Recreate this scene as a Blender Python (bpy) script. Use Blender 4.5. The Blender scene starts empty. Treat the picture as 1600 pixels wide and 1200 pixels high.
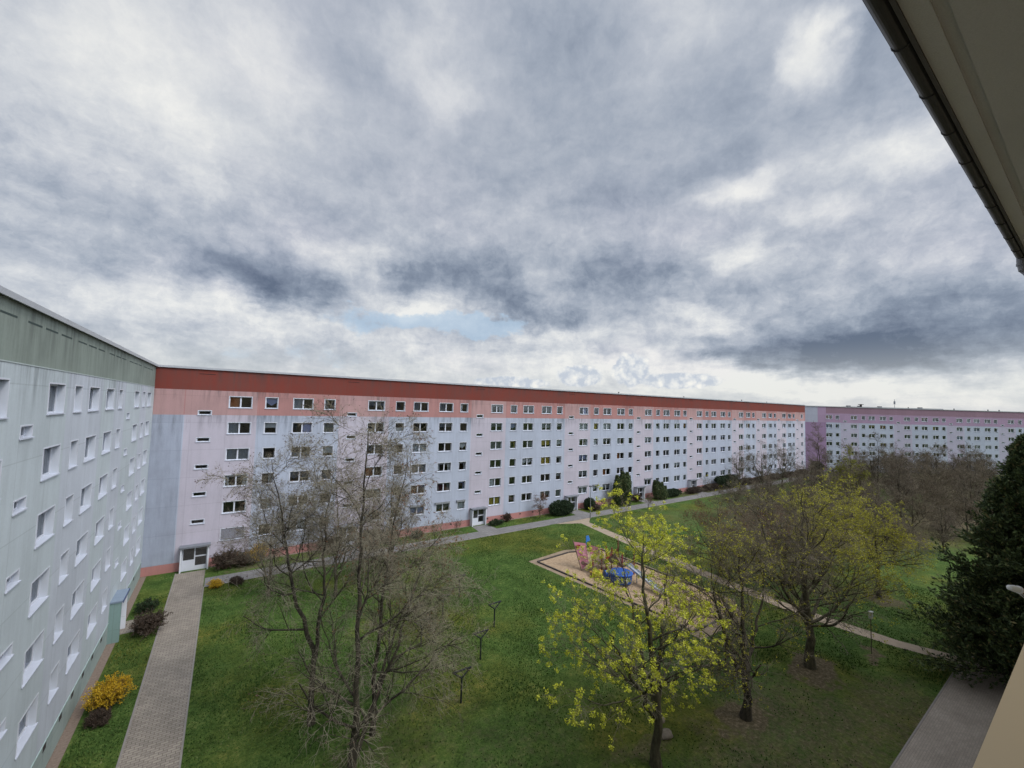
import bpy, math, random
import numpy as np
from mathutils import Matrix, Vector
sin, cos, rad, PI = math.sin, math.cos, math.radians, math.pi
SC = bpy.context.scene
COL = SC.collection

# ------------------------------------------------------------------ camera
F_PX, YAW, PITCH, ROLL = 645.009, 0.600423, 0.0569249, 0.0275211   # measured on a 1600 px wide frame
EYE = 17.352
def cam_axes():
    f = np.array([sin(YAW)*cos(PITCH), cos(YAW)*cos(PITCH), sin(PITCH)])
    r = np.array([cos(YAW), -sin(YAW), 0.]); u = np.cross(r, f)
    return r*cos(ROLL)+u*sin(ROLL), -r*sin(ROLL)+u*cos(ROLL), f
cr, cu, cf = cam_axes()
cam = bpy.data.cameras.new('camera'); cam.sensor_width = 36; cam.lens = F_PX/1600*36
cam.clip_start = 0.05; cam.clip_end = 4000
camo = bpy.data.objects.new('camera', cam); COL.objects.link(camo)
M = Matrix.Identity(4)
for i in range(3):
    M[i][0], M[i][1], M[i][2] = cr[i], cu[i], -cf[i]
M[2][3] = EYE
camo.matrix_world = M
SC.camera = camo

# ------------------------------------------------------------------ view
SC.view_settings.view_transform = 'Standard'; SC.view_settings.look = 'None'
SC.view_settings.exposure = 0.02; SC.view_settings.gamma = 1.0

# ------------------------------------------------------------------ node helper
class NT:
    def __init__(s, tree): s.t = tree; s.n = tree.nodes; s.l = tree.links
    def new(s, ty, **kw):
        n = s.n.new(ty)
        for k, v in kw.items(): setattr(n, k, v)
        return n
    def put(s, sock, v):
        if isinstance(v, bpy.types.NodeSocket): s.l.new(v, sock)
        elif v is not None: sock.default_value = v
    def math(s, op, a, b=None, c=None, clamp=False):
        n = s.new('ShaderNodeMath', operation=op, use_clamp=clamp)
        s.put(n.inputs[0], a); s.put(n.inputs[1], b); s.put(n.inputs[2], c); return n.outputs[0]
    def vmath(s, op, a, b=None, out=0):
        n = s.new('ShaderNodeVectorMath', operation=op)
        s.put(n.inputs[0], a); s.put(n.inputs[1], b); return n.outputs[out]
    def noise(s, vec, scale, detail=5, rough=.55, dist=0., out='Fac'):
        n = s.new('ShaderNodeTexNoise'); s.put(n.inputs['Vector'], vec)
        n.inputs['Scale'].default_value = scale; n.inputs['Detail'].default_value = detail
        n.inputs['Roughness'].default_value = rough; n.inputs['Distortion'].default_value = dist
        return n.outputs[out]
    def maprange(s, v, a, b, c=0., d=1., interp='SMOOTHSTEP'):
        n = s.new('ShaderNodeMapRange', interpolation_type=interp)
        s.put(n.inputs[0], v)
        for i, x in enumerate((a, b, c, d)): s.put(n.inputs[i+1], x)
        return n.outputs[0]
    def mix(s, f, a, b, blend='MIX'):
        n = s.new('ShaderNodeMix', data_type='RGBA', blend_type=blend)
        s.put(n.inputs[0], f)
        for sock, v in ((n.inputs[6], a), (n.inputs[7], b)):
            if isinstance(v, (tuple, list)) and len(v) == 3: v = (*v, 1)
            s.put(sock, v)
        return n.outputs[2]
    def ramp(s, f, stops, interp='LINEAR'):
        n = s.new('ShaderNodeValToRGB'); s.put(n.inputs[0], f); r = n.color_ramp; r.interpolation = interp
        while len(r.elements) < len(stops): r.elements.new(.5)
        for e, (p, c) in zip(r.elements, stops): e.position = p; e.color = (*c, 1)
        return n.outputs[0]
    def xyz(s, v):
        n = s.new('ShaderNodeSeparateXYZ'); s.put(n.inputs[0], v); return n.outputs
    def comb(s, x, y, z):
        n = s.new('ShaderNodeCombineXYZ'); s.put(n.inputs[0], x); s.put(n.inputs[1], y); s.put(n.inputs[2], z); return n.outputs[0]

def L(r, g, b):     # sRGB 0-255 -> linear
    return tuple(((c/255)/12.92 if c/255 < .04045 else ((c/255+.055)/1.055)**2.4) for c in (r, g, b))

# ------------------------------------------------------------------ sky
SUN_EL, SUN_AZ = rad(50), rad(148)      # azimuth clockwise from +Y: behind the camera, to the right
W = bpy.data.worlds.new('World'); SC.world = W; W.use_nodes = True
T = NT(W.node_tree); T.n.clear()
geo = T.new('ShaderNodeTexCoord').outputs['Generated']
D = T.vmath('NORMALIZE', geo)
dx, dy, dz = T.xyz(D)
sky = T.new('ShaderNodeTexSky', sky_type='NISHITA', sun_disc=False, sun_elevation=SUN_EL, sun_rotation=SUN_AZ)
# direction in degrees: azimuth about the view heading and elevation
c_, s_ = cos(YAW), sin(YAW)
lat = T.math('SUBTRACT', T.math('MULTIPLY', dx, c_), T.math('MULTIPLY', dy, s_))
fwd = T.math('ADD', T.math('MULTIPLY', dx, s_), T.math('MULTIPLY', dy, c_))
az = T.math('MULTIPLY', T.math('ARCTAN2', lat, fwd), 57.2958)
el = T.math('MULTIPLY', T.math('ARCSINE', dz), 57.2958)
zc = T.math('ADD', T.math('MAXIMUM', dz, 0.0), .24)
plane = T.comb(T.math('DIVIDE', dx, zc), T.math('DIVIDE', dy, zc), 0.)
warp = T.noise(plane, 2.0, 5, .6, out='Color')
ang = T.comb(az, el, 0.)
wv = T.vmath('MULTIPLY', T.vmath('SUBTRACT', warp, (.5, .5, .5)), (13., 7., 0.))
fine = T.noise(ang, .16, 5, .65, out='Color')
wf = T.vmath('MULTIPLY', T.vmath('SUBTRACT', fine, (.5, .5, .5)), (6., 4.5, 0.))
A = T.vmath('ADD', T.vmath('ADD', ang, wv), wf)
def px(x, y):
    d = cf*F_PX+cr*(x-800)+cu*(600-y); d /= np.linalg.norm(d)
    a = math.degrees(math.atan2(d[0]*c_-d[1]*s_, d[0]*s_+d[1]*c_)); return a, math.degrees(math.asin(d[2]))
def blob(x, y, sa, se, w, vec=None):
    a, e = px(x, y)
    v = T.vmath('MULTIPLY', T.vmath('SUBTRACT', A if vec is None else vec, (a, e, 0.)), (1/sa, 1/se, 0.))
    return T.maprange(T.vmath('LENGTH', v, out=1), 0., 1., w, 0.)
n1 = T.noise(plane, 1.7, 8, .58, .5)
n2 = T.noise(plane, 5.2, 7, .6, .3)
n3 = T.noise(T.vmath('MULTIPLY', T.vmath('ADD', ang, wv), (.6, 1., 0.)), .09, 7, .6)
V = T.math('ADD', T.math('MULTIPLY_ADD', n1, .58, .262), T.math('MULTIPLY_ADD', n2, .26, -.13))
V = T.math('ADD', V, T.math('MULTIPLY_ADD', n3, .34, -.17))
BL = [  # bright openings, then dark bellies: place in the sky (as seen from the window), angular size, weight
 (1255, 95, 5, 4.5, .42), (1300, 45, 3.5, 3, .28), (1425, 210, 9, 5, .28), (1330, 240, 8, 5, .22),
 (690, 155, 6, 5, .20), (650, 90, 10, 5, .12), (260, 110, 16, 12, .20), (420, 120, 9, 7, .16), (60, 60, 20, 10, .12), (330, 260, 12, 8, .12),
 (1175, 295, 6, 3, .32), (1280, 335, 7, 3, .22), (1140, 405, 5, 3, .25), (1080, 495, 8, 2.5, .35),
 (560, 410, 12, 4, .22), (660, 480, 11, 3.5, .30), (420, 490, 18, 3.5, .25), (120, 470, 24, 5, .16), (860, 520, 18, 3, .30),
 (700, 560, 34, 4.5, .22), (980, 580, 26, 4.5, .34), (1180, 600, 20, 3.2, .30), (1450, 610, 24, 3.6, .34),
 (740, 415, 12, 6, -.36), (640, 430, 6, 3, -.36), (790, 475, 8, 3.4, -.36), (960, 430, 12, 6, -.37), (880, 500, 8, 3, -.28), (1010, 490, 8, 3.4, -.14),
 (390, 430, 11, 4.5, -.36), (460, 460, 9, 2.8, -.24), (1000, 310, 13, 7, -.16), (1150, 160, 13, 10, -.14), (1350, 110, 9, 9, -.22), (880, 240, 14, 9, -.08),
 (1300, 545, 17, 3.6, -.27), (1500, 530, 22, 5, -.24), (1150, 560, 8, 2.6, -.22), (1400, 470, 22, 6, -.12), (1400, 520, 30, 5.5, -.16), (560, 560, 26, 2.4, -.12),
 (180, 340, 22, 7, -.08), (420, 330, 16, 6, -.07), (540, 70, 10, 8, -.10), (880, 60, 20, 9, -.08)]
for b in BL: V = T.math('ADD', V, blob(*b))
edge = T.noise(T.vmath('ADD', ang, T.vmath('MULTIPLY', wf, (.8, .8, 0.))), .30, 9, .70)
low = T.maprange(el, 36., 12., .26, .78)
V = T.math('ADD', V, T.math('MULTIPLY', T.math('SUBTRACT', edge, .5), low))
ridge = T.math('ABSOLUTE', T.math('SUBTRACT', T.noise(T.vmath('ADD', plane, T.vmath('MULTIPLY', T.vmath('SUBTRACT', warp, (.5, .5, .5)), (.5, .5, 0.))), 2.6, 6, .6), .5))
V = T.math('ADD', V, T.math('MULTIPLY', T.math('SUBTRACT', .09, ridge), .55))
cloud = T.ramp(V, [(.0, L(96,108,128)), (.10, L(112,123,142)), (.27, L(136,147,164)), (.43, L(163,172,186)), (.59, L(188,194,204)), (.76, L(215,218,222)), (.95, L(241,241,238))])
# lavender tint in the thinner cloud
lav = T.maprange(T.noise(plane, .9, 3, .5), .45, .7)
cloud = T.mix(T.math('MULTIPLY', lav, .5), cloud, (1.03, .985, 1.02), 'MULTIPLY')
# pale blue gaps low in the sky
gap = T.math('ADD', blob(620, 500, 20, 4, 1.), T.math('ADD', blob(760, 500, 9, 3, .9), blob(450, 560, 40, 4, .55)))
gapn = T.maprange(T.math('MULTIPLY', gap, T.noise(ang, .30, 6, .6)), .24, .42)
cloud = T.mix(T.math('MULTIPLY', gapn, .65), cloud, L(176,202,226))
cloud = T.mix(T.maprange(el, 9., 1.5, 0., .45), cloud, L(228,230,226))
# heaped cumulus near the horizon
vo = T.new('ShaderNodeTexVoronoi', feature='SMOOTH_F1'); T.put(vo.inputs['Vector'], T.vmath('ADD', ang, T.vmath('MULTIPLY', wf, (.25, .25, 0.))))
vo.inputs['Scale'].default_value = .72; vo.inputs['Smoothness'].default_value = .35; vo.inputs['Detail'].default_value = 2.; vo.inputs['Roughness'].default_value = .5; vo.normalize = True
bill = T.math('SUBTRACT', 1., vo.outputs['Distance'])
cm = T.math('MAXIMUM', T.math('MAXIMUM', blob(985, 578, 4.2, 3.9, 1., ang), blob(905, 588, 5.2, 2.6, 1., ang)), T.math('MAXIMUM', blob(1060, 595, 9, 1.9, .9, ang), blob(800, 598, 10, 1.7, .8, ang)))
cs = T.math('ADD', T.math('MULTIPLY', cm, .9), T.math('MULTIPLY', bill, .5))
cf_ = T.maprange(T.math('ADD', cs, T.math('MULTIPLY_ADD', T.noise(ang, .9, 7, .7), .5, -.25)), .62, .78)
cumc = T.ramp(T.math('ADD', T.maprange(bill, .55, .98), T.math('MULTIPLY_ADD', T.noise(ang, 1.1, 6, .7), 1.1, -.62)), [(.05, L(192,201,215)), (.40, L(226,229,232)), (.75, L(250,248,242))])
cloud = T.mix(T.math('MULTIPLY', cf_, .9), cloud, cumc)
# the cloud cover is thinner, so brighter, on the sun's side (behind the window) and overhead
sd = (sin(SUN_AZ)*cos(SUN_EL), cos(SUN_AZ)*cos(SUN_EL), sin(SUN_EL))
glow = T.maprange(T.vmath('DOT_PRODUCT', D, sd, out=1), .66, 1., 0., 1.)
gain = T.math('MULTIPLY_ADD', glow, 5.5, 1.0)
cloud = T.vmath('MULTIPLY', cloud, T.comb(gain, gain, gain))
cloud10 = T.vmath('MULTIPLY', cloud, (10., 10., 10.))
final = T.mix(.94, sky.outputs[0], cloud10)
bg = T.new('ShaderNodeBackground'); T.put(bg.inputs[0], final); bg.inputs[1].default_value = .10
T.l.new(bg.outputs[0], T.new('ShaderNodeOutputWorld').inputs[0])

# ------------------------------------------------------------------ sun (veiled)
sl = bpy.data.lights.new('sun', 'SUN'); sl.energy = 1.3; sl.angle = rad(14); sl.color = (1., .95, .87)
so = bpy.data.objects.new('sun', sl); COL.objects.link(so)
so.rotation_euler = Vector((-sd[0], -sd[1], -sd[2])).to_track_quat('-Z', 'Y').to_euler()

# ------------------------------------------------------------------ materials
MATS = {}
def mat(name, col=(.5, .5, .5), rough=.8, metal=0., build=None, spec=.3):
    if name in MATS: return MATS[name]
    m = bpy.data.materials.new(name); m.use_nodes = True
    t = NT(m.node_tree); b = t.n['Principled BSDF']
    b.inputs['Base Color'].default_value = (*col, 1); b.inputs['Roughness'].default_value = rough
    b.inputs['Metallic'].default_value = metal; b.inputs['Specular IOR Level'].default_value = spec
    if build: build(t, b)
    MATS[name] = m; return m
def bump(t, b, h, strength=.3, dist=.02):
    n = t.new('ShaderNodeBump'); n.inputs['Strength'].default_value = strength; n.inputs['Distance'].default_value = dist
    t.put(n.inputs['Height'], h); t.put(b.inputs['Normal'], n.outputs[0])
def simple(name, col, rough=.8, var=.25, scale=3., metal=0., spec=.3):
    def bd(t, b):
        o = t.new('ShaderNodeTexCoord').outputs['Object']
        n = t.noise(o, scale, 5)
        t.put(b.inputs['Base Color'], t.mix(n, tuple(c*(1-var) for c in col), tuple(min(1, c*(1+var)) for c in col)))
    return mat(name, col, rough, metal, bd, spec)
def plaster(name, col, dirt=.25, zb=None, zd=1.6, dirtcol=(.07, .075, .07), top=None):
    """rendered wall: mottled, rain-streaked; zb = height of a ledge under which black algae runs down"""
    def bd(t, b):
        o = t.new('ShaderNodeTexCoord').outputs['Object']; x, y, z = t.xyz(o)
        sx = t.math('ADD', x, y)
        st = t.comb(t.math('MULTIPLY', sx, 1.), t.math('MULTIPLY', z, .10), 0.)
        streak = t.noise(st, 2.2, 6, .7)
        blot = t.noise(o, .35, 5, .6)
        grain = t.noise(o, 9., 3, .6)
        f = t.math('ADD', t.math('MULTIPLY', t.maprange(streak, .35, .8), .6), t.math('MULTIPLY', t.maprange(blot, .35, .75), .5))
        # each prefabricated slab weathers a little differently
        slab = t.new('ShaderNodeTexWhiteNoise', noise_dimensions='2D')
        t.put(slab.inputs['Vector'], t.comb(t.math('FLOOR', t.math('DIVIDE', sx, 3.)), t.math('FLOOR', t.math('DIVIDE', t.math('SUBTRACT', z, .9), 2.8)), 0.))
        tone = t.math('MULTIPLY_ADD', slab.outputs[0], .07, .965)
        tone = t.math('MULTIPLY', tone, t.math('MULTIPLY_ADD', grain, .16, .92))
        c = t.mix(1., (*col, 1), t.comb(tone, tone, tone), 'MULTIPLY')
        jx = t.math('LESS_THAN', t.math('ABSOLUTE', t.math('SUBTRACT', t.math('FRACT', t.math('DIVIDE', sx, 3.)), .5)), .4925)
        jz = t.math('LESS_THAN', t.math('ABSOLUTE', t.math('SUBTRACT', t.math('FRACT', t.math('DIVIDE', t.math('SUBTRACT', z, .9), 2.8)), .5)), .492)
        jj = t.math('SUBTRACT', 1., t.math('MULTIPLY', jx, jz))
        c = t.mix(t.math('MULTIPLY', f, dirt), c, dirtcol)
        c = t.mix(t.math('MULTIPLY', jj, .16), c, dirtcol)
        if zb:
            fade = t.maprange(z, zb-zd, zb-.02, 0., 1., 'LINEAR'); inb = t.math('LESS_THAN', z, zb)
            k = t.math('MULTIPLY', t.math('MULTIPLY', fade, inb), t.maprange(t.math('ADD', streak, t.math('MULTIPLY', t.noise(t.comb(sx, 0., 0.), .16, 2), .9)), .86, 1.25))
            c = t.mix(t.math('MULTIPLY', k, .62), c, (.045, .05, .05))
        t.put(b.inputs['Base Color'], c)
        bump(t, b, t.noise(o, 40., 3), .25, .01)
    return mat(name, col, .92, 0, bd, .15)

# ------------------------------------------------------------------ mesh helpers
class MB:
    def __init__(s): s.v = []; s.f = []; s.m = []
    def quad(s, a, b, c, d, mi=0):
        i = len(s.v); s.v += [a, b, c, d]; s.f.append((i, i+1, i+2, i+3)); s.m.append(mi)
    def poly(s, pts, mi=0):
        i = len(s.v); s.v += list(pts); s.f.append(tuple(range(i, i+len(pts)))); s.m.append(mi)
    def box(s, x0, x1, y0, y1, z0, z1, mi=0):
        i = len(s.v)
        s.v += [(x0,y0,z0),(x1,y0,z0),(x1,y1,z0),(x0,y1,z0),(x0,y0,z1),(x1,y0,z1),(x1,y1,z1),(x0,y1,z1)]
        for q in ((0,3,2,1),(4,5,6,7),(0,1,5,4),(1,2,6,5),(2,3,7,6),(3,0,4,7)):
            s.f.append(tuple(i+k for k in q)); s.m.append(mi)
    def prism(s, pts, z0, z1, mi=0):          # polygon in xy, extruded in z
        n = len(pts); i = len(s.v)
        s.v += [(x, y, z0) for x, y in pts]+[(x, y, z1) for x, y in pts]
        s.f.append(tuple(range(i+n-1, i-1, -1))); s.f.append(tuple(range(i+n, i+2*n))); s.m += [mi, mi]
        for k in range(n):
            s.f.append((i+k, i+(k+1) % n, i+n+(k+1) % n, i+n+k)); s.m.append(mi)
    def tube(s, pts, r, n=8, mi=0, caps=True):
        pts = [Vector(p) for p in pts]; rs = r if isinstance(r, (list, tuple)) else [r]*len(pts)
        i0 = len(s.v)
        for k, p in enumerate(pts):
            t = (pts[min(k+1, len(pts)-1)]-pts[max(k-1, 0)]).normalized()
            ref = Vector((0, 0, 1)) if abs(t.z) < .9 else Vector((1, 0, 0))
            a = t.cross(ref).normalized(); b = t.cross(a)
            for j in range(n):
                q = p+a*cos(2*PI*j/n)*rs[k]+b*sin(2*PI*j/n)*rs[k]; s.v.append(tuple(q))
        for k in range(len(pts)-1):
            for j in range(n):
                a0 = i0+k*n+j; b0 = i0+k*n+(j+1) % n
                s.f.append((a0, a0+n, b0+n, b0)); s.m.append(mi)
        if caps:
            s.f.append(tuple(i0+j for j in range(n))); s.m.append(mi)
            s.f.append(tuple(i0+(len(pts)-1)*n+n-1-j for j in range(n))); s.m.append(mi)
    def mesh(s, name, mats):
        me = bpy.data.meshes.new(name); me.from_pydata(s.v, [], s.f)
        for m in (mats if isinstance(mats, (list, tuple)) else [mats]): me.materials.append(m)
        me.polygons.foreach_set('material_index', s.m); me.update(); return me
    def build(s, name, mats, parent=None, loc=None, rotz=0):
        return link(name, s.mesh(name, mats), parent, loc, rotz)
def link(name, data, parent=None, loc=None, rotz=0):
    o = bpy.data.objects.new(name, data); COL.objects.link(o)
    if parent: o.parent = parent
    if loc is not None: o.location = loc
    if rotz: o.rotation_euler = (0, 0, rotz)
    return o
def tag(o, label=None, cat=None, group=None, kind=None):
    for k, v in (('label', label), ('category', cat), ('group', group), ('kind', kind)):
        if v: o[k] = v
    return o
def thing(name, label, cat, loc=(0, 0, 0), rotz=0, group=None):
    o = link(name, None, None, loc, rotz); o.empty_display_size = .3; return tag(o, label, cat, group)
def np_mesh(name, v, f, mats, mi=None, smooth=False):
    """v (N,3), f (M,k) fast build"""
    me = bpy.data.meshes.new(name); v = np.asarray(v, np.float32); f = np.asarray(f, np.int32); k = f.shape[1]
    me.vertices.add(len(v)); me.vertices.foreach_set('co', v.ravel())
    me.loops.add(f.size); me.loops.foreach_set('vertex_index', f.ravel())
    me.polygons.add(len(f)); me.polygons.foreach_set('loop_start', np.arange(0, f.size, k, dtype=np.int32))
    me.polygons.foreach_set('loop_total', np.full(len(f), k, np.int32))
    for m in (mats if isinstance(mats, (list, tuple)) else [mats]): me.materials.append(m)
    if mi is not None: me.polygons.foreach_set('material_index', np.asarray(mi, np.int32))
    if smooth: me.polygons.foreach_set('use_smooth', np.ones(len(f), bool))
    me.update(calc_edges=True); return me

# ------------------------------------------------------------------ common building materials
M_white = simple('window_white', (.58, .60, .65), .45, .06)
M_reveal = simple('reveal_white', (.51, .54, .59), .8, .08)
M_sill = simple('sill_grey', (.50, .53, .60), .5, .12)
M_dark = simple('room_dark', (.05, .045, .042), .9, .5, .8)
M_roof = simple('roof_felt', (.16, .16, .165), .9, .3)
M_coping = simple('coping_metal', (.42, .43, .45), .45, .15, metal=.3)
M_vent = simple('vent_dark', (.05, .04, .04), .8, .3)
M_seam = simple('seam_shadow', (.10, .05, .045), .9, .3)
def glass_build(t, b):
    out = t.n['Material Output']; gl = t.new('ShaderNodeBsdfGlossy'); gl.inputs['Roughness'].default_value = .04
    gl.inputs['Color'].default_value = (.9, .95, 1, 1)
    tr = t.new('ShaderNodeBsdfTransparent'); tr.inputs[0].default_value = (.80, .84, .86, 1)
    fr = t.new('ShaderNodeFresnel'); fr.inputs[0].default_value = 1.5
    mx = t.new('ShaderNodeMixShader'); t.put(mx.inputs[0], t.math('ADD', t.math('MULTIPLY', fr.outputs[0], .8), .10))
    t.l.new(tr.outputs[0], mx.inputs[1]); t.l.new(gl.outputs[0], mx.inputs[2]); t.l.new(mx.outputs[0], out.inputs[0])
M_glass = mat('window_glass', build=glass_build)
CURT = [simple('curtain_white', (.62, .64, .67), .9, .12, 6), simple('curtain_grey', (.30, .32, .35), .9, .3, 6),
        simple('curtain_orange', (.42, .16, .06), .9, .3, 5), simple('curtain_yellow', (.50, .38, .06), .9, .3, 5),
        simple('curtain_lilac', (.36, .40, .62), .9, .25, 7), simple('curtain_sheer', (.17, .18, .20), .9, .4, 9)]

# window meshes (local frame: x along facade centred, y into the wall, z from window bottom) ---------------------------
def window_meshes(w, h, panes, depth):
    """frame, pane, sill; the frame sits `depth` behind the wall face"""
    f = MB(); y0, y1 = depth, depth+.07; t = .07; e = .002
    f.box(-w/2+e, -w/2+t, y0, y1, e, h-e); f.box(w/2-t, w/2-e, y0, y1, e, h-e)
    f.box(-w/2+t, w/2-t, y0, y1, e, t); f.box(-w/2+t, w/2-t, y0, y1, h-t, h-e)
    if panes == 2: f.box(-.07, .07, y0-.004, y1, t, h-t)
    s = .06                               # painted surround, a few millimetres proud of the wall
    f.box(-w/2-s, -w/2-.001, -.012, -.001, -s, h+s); f.box(w/2+.001, w/2+s, -.012, -.001, -s, h+s)
    f.box(-w/2-.001, w/2+.001, -.012, -.001, h+.001, h+s)
    p = MB(); yp = y0+.035; i = t-.005
    if panes == 2:
        p.quad((-w/2+i, yp, i), (-.065, yp, i), (-.065, yp, h-i), (-w/2+i, yp, h-i)); p.quad((.065, yp, i), (w/2-i, yp, i), (w/2-i, yp, h-i), (.065, yp, h-i))
    else: p.quad((-w/2+i, yp, i), (w/2-i, yp, i), (w/2-i, yp, h-i), (-w/2+i, yp, h-i))
    s_ = MB(); s_.prism([(-w/2-.1, -.06), (w/2+.1, -.06), (w/2+.1, -.013), (w/2-.003, -.013), (w/2-.003, y0-.003), (-w/2+.003, y0-.003), (-w/2+.003, -.013), (-w/2-.1, -.013)], -.05, .003)
    return f, p, s_
def curtain_mb(w, h, panes, kind, yc):
    c = MB(); n = 14
    def sheet(x0, x1, z0, z1, wavy=.02):
        k = max(4, int((x1-x0)/.12))
        for j in range(k):
            a, b = x0+(x1-x0)*j/k, x0+(x1-x0)*(j+1)/k
            ya, yb = yc+wavy*(j % 2), yc+wavy*((j+1) % 2)
            c.quad((a, ya, z0), (b, yb, z0), (b, yb, z1), (a, ya, z1))
    x0, x1 = -w/2+.06, w/2-.06
    if kind == 'full': sheet(x0, x1, .05, h-.05)
    elif kind == 'left': sheet(x0, 0 if panes == 2 else x0+.35*(w), .05, h-.05)
    elif kind == 'right': sheet(0 if panes == 2 else x1-.35*w, x1, .05, h-.05)
    elif kind == 'top': sheet(x0, x1, h*.52, h-.05)
    elif kind == 'low': sheet(x0, x1, .05, h*.48)
    elif kind == 'sides': sheet(x0, x0+w*.17, .05, h-.05); sheet(x1-w*.17, x1, .05, h-.05); sheet(x0+w*.17, x1-w*.17, h*.78, h-.05)
    elif kind == 'blind': sheet(x0, x1, h*.3, h-.04, .0)
    elif kind == 'arch':
        for j in range(n):
            a, b = x0+(x1-x0)*j/n, x0+(x1-x0)*(j+1)/n
            za, zb = h*(.25+.3*(abs((j/n*2*panes) % 2-1))), h*(.25+.3*(abs(((j+1)/n*2*panes) % 2-1)))
            c.quad((a, yc, za), (b, yc, zb), (b, yc, h-.05), (a, yc, h-.05))
    return c
KINDS = [None, 'full', 'left', 'right', 'top', 'low', 'sides', 'blind', 'arch']
KW = [4.5, 5, 2, 2, 2, 1, 4, 2, 2]
CW = [5, 4.5, .6, .4, 1.2, 6]
_wcache = {}
class WinKit:
    """shared mesh data for one window type"""
    def __init__(s, key, w, h, panes, depth=.17, sill=True):
        s.key, s.w, s.h, s.panes, s.depth = key, w, h, panes, depth
        s.f, s.p, s.s = window_meshes(w, h, panes, depth); s.yc = depth+.2
        s.me = None; s.cur = {}
    def meshes(s):
        if not s.me: s.me = (s.f.mesh('window', [M_white]), s.p.mesh('pane', [M_glass]), s.s.mesh('sill', [M_sill]))
        return s.me
    def curtain(s, kind, ci):
        k = (kind, ci)
        if k not in s.cur: s.cur[k] = curtain_mb(s.w, s.h, s.panes, kind, s.yc).mesh('curtain', [CURT[ci]])
        return s.cur[k]
def merge(dst, src, dx, dz, mi, dy=0):
    i = len(dst.v); dst.v += [(x+dx, y+dy, z+dz) for x, y, z in src.v]
    dst.f += [tuple(i+k for k in f) for f in src.f]; dst.m += [mi]*len(src.f)

def facade(root, xs_win, length, bands, matfn, mats, extra_x=(), skip=(), reveal_i=0, room_i=1, rdep=.24, name='wall', zmax=None):
    """wall with real openings. xs_win: list of (x0,x1,z0,z1). bands: z values; matfn(x,z)->material index"""
    mb = MB(); top = bands[-1]
    xs = sorted(set([0., length]+[round(v, 4) for w in xs_win for v in w[:2]]+list(extra_x)))
    for xa, xb in zip(xs[:-1], xs[1:]):
        if xb-xa < 1e-4: continue
        xc = (xa+xb)/2
        ws = [w for w in xs_win if w[0]-1e-3 < xc < w[1]+1e-3]
        zs = sorted(set(list(bands)+[round(v, 4) for w in ws for v in w[2:4]]))
        for za, zb in zip(zs[:-1], zs[1:]):
            zc_ = (za+zb)/2
            if any(w[2] < zc_ < w[3] for w in ws): continue
            if any(k[0] < xc < k[1] and k[2] < zc_ < k[3] for k in skip): continue
            mb.quad((xa, 0, za), (xb, 0, za), (xb, 0, zb), (xa, 0, zb), matfn(xc, zc_))
    for x0, x1, z0, z1 in xs_win:
        r = rdep
        mb.quad((x0, 0, z0), (x0, r, z0), (x1, r, z0), (x1, 0, z0), reveal_i); mb.quad((x0, 0, z1), (x1, 0, z1), (x1, r, z1), (x0, r, z1), reveal_i)
        mb.quad((x0, 0, z0), (x0, 0, z1), (x0, r, z1), (x0, r, z0), reveal_i); mb.quad((x1, 0, z0), (x1, r, z0), (x1, r, z1), (x1, 0, z1), reveal_i)
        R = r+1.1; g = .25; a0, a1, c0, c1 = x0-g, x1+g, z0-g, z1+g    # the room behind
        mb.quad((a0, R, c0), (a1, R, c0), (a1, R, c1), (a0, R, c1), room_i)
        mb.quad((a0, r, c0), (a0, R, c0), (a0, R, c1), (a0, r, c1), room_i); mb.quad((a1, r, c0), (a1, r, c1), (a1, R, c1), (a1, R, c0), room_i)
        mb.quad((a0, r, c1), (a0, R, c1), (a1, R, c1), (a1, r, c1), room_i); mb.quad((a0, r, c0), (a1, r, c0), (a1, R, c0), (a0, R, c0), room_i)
    return mb.build(name, mats, root)
def body(root, length, depth, ztop, m_side, m_roof, coping=.12, left=True, right=True, roofz=None):
    b = MB()
    b.quad((length, depth, 0), (0, depth, 0), (0, depth, ztop), (length, depth, ztop), 0)
    if right: b.quad((length, 0, 0), (length, depth, 0), (length, depth, ztop), (length, 0, ztop), 0)
    if left: b.quad((0, depth, 0), (0, 0, 0), (0, 0, ztop), (0, depth, ztop), 0)
    b.build('side_wall', [m_side], root)
    r = MB(); r.box(-.001, length+.001, -.10, depth+.06, ztop+.002, ztop+coping); rf = r.build('roof', [m_roof], root)
    c = MB(); c.box(-.001, length+.001, -.16, -.101, ztop-.06, ztop+coping+.03); c.build('coping', [M_coping], rf)
    return rf
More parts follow.
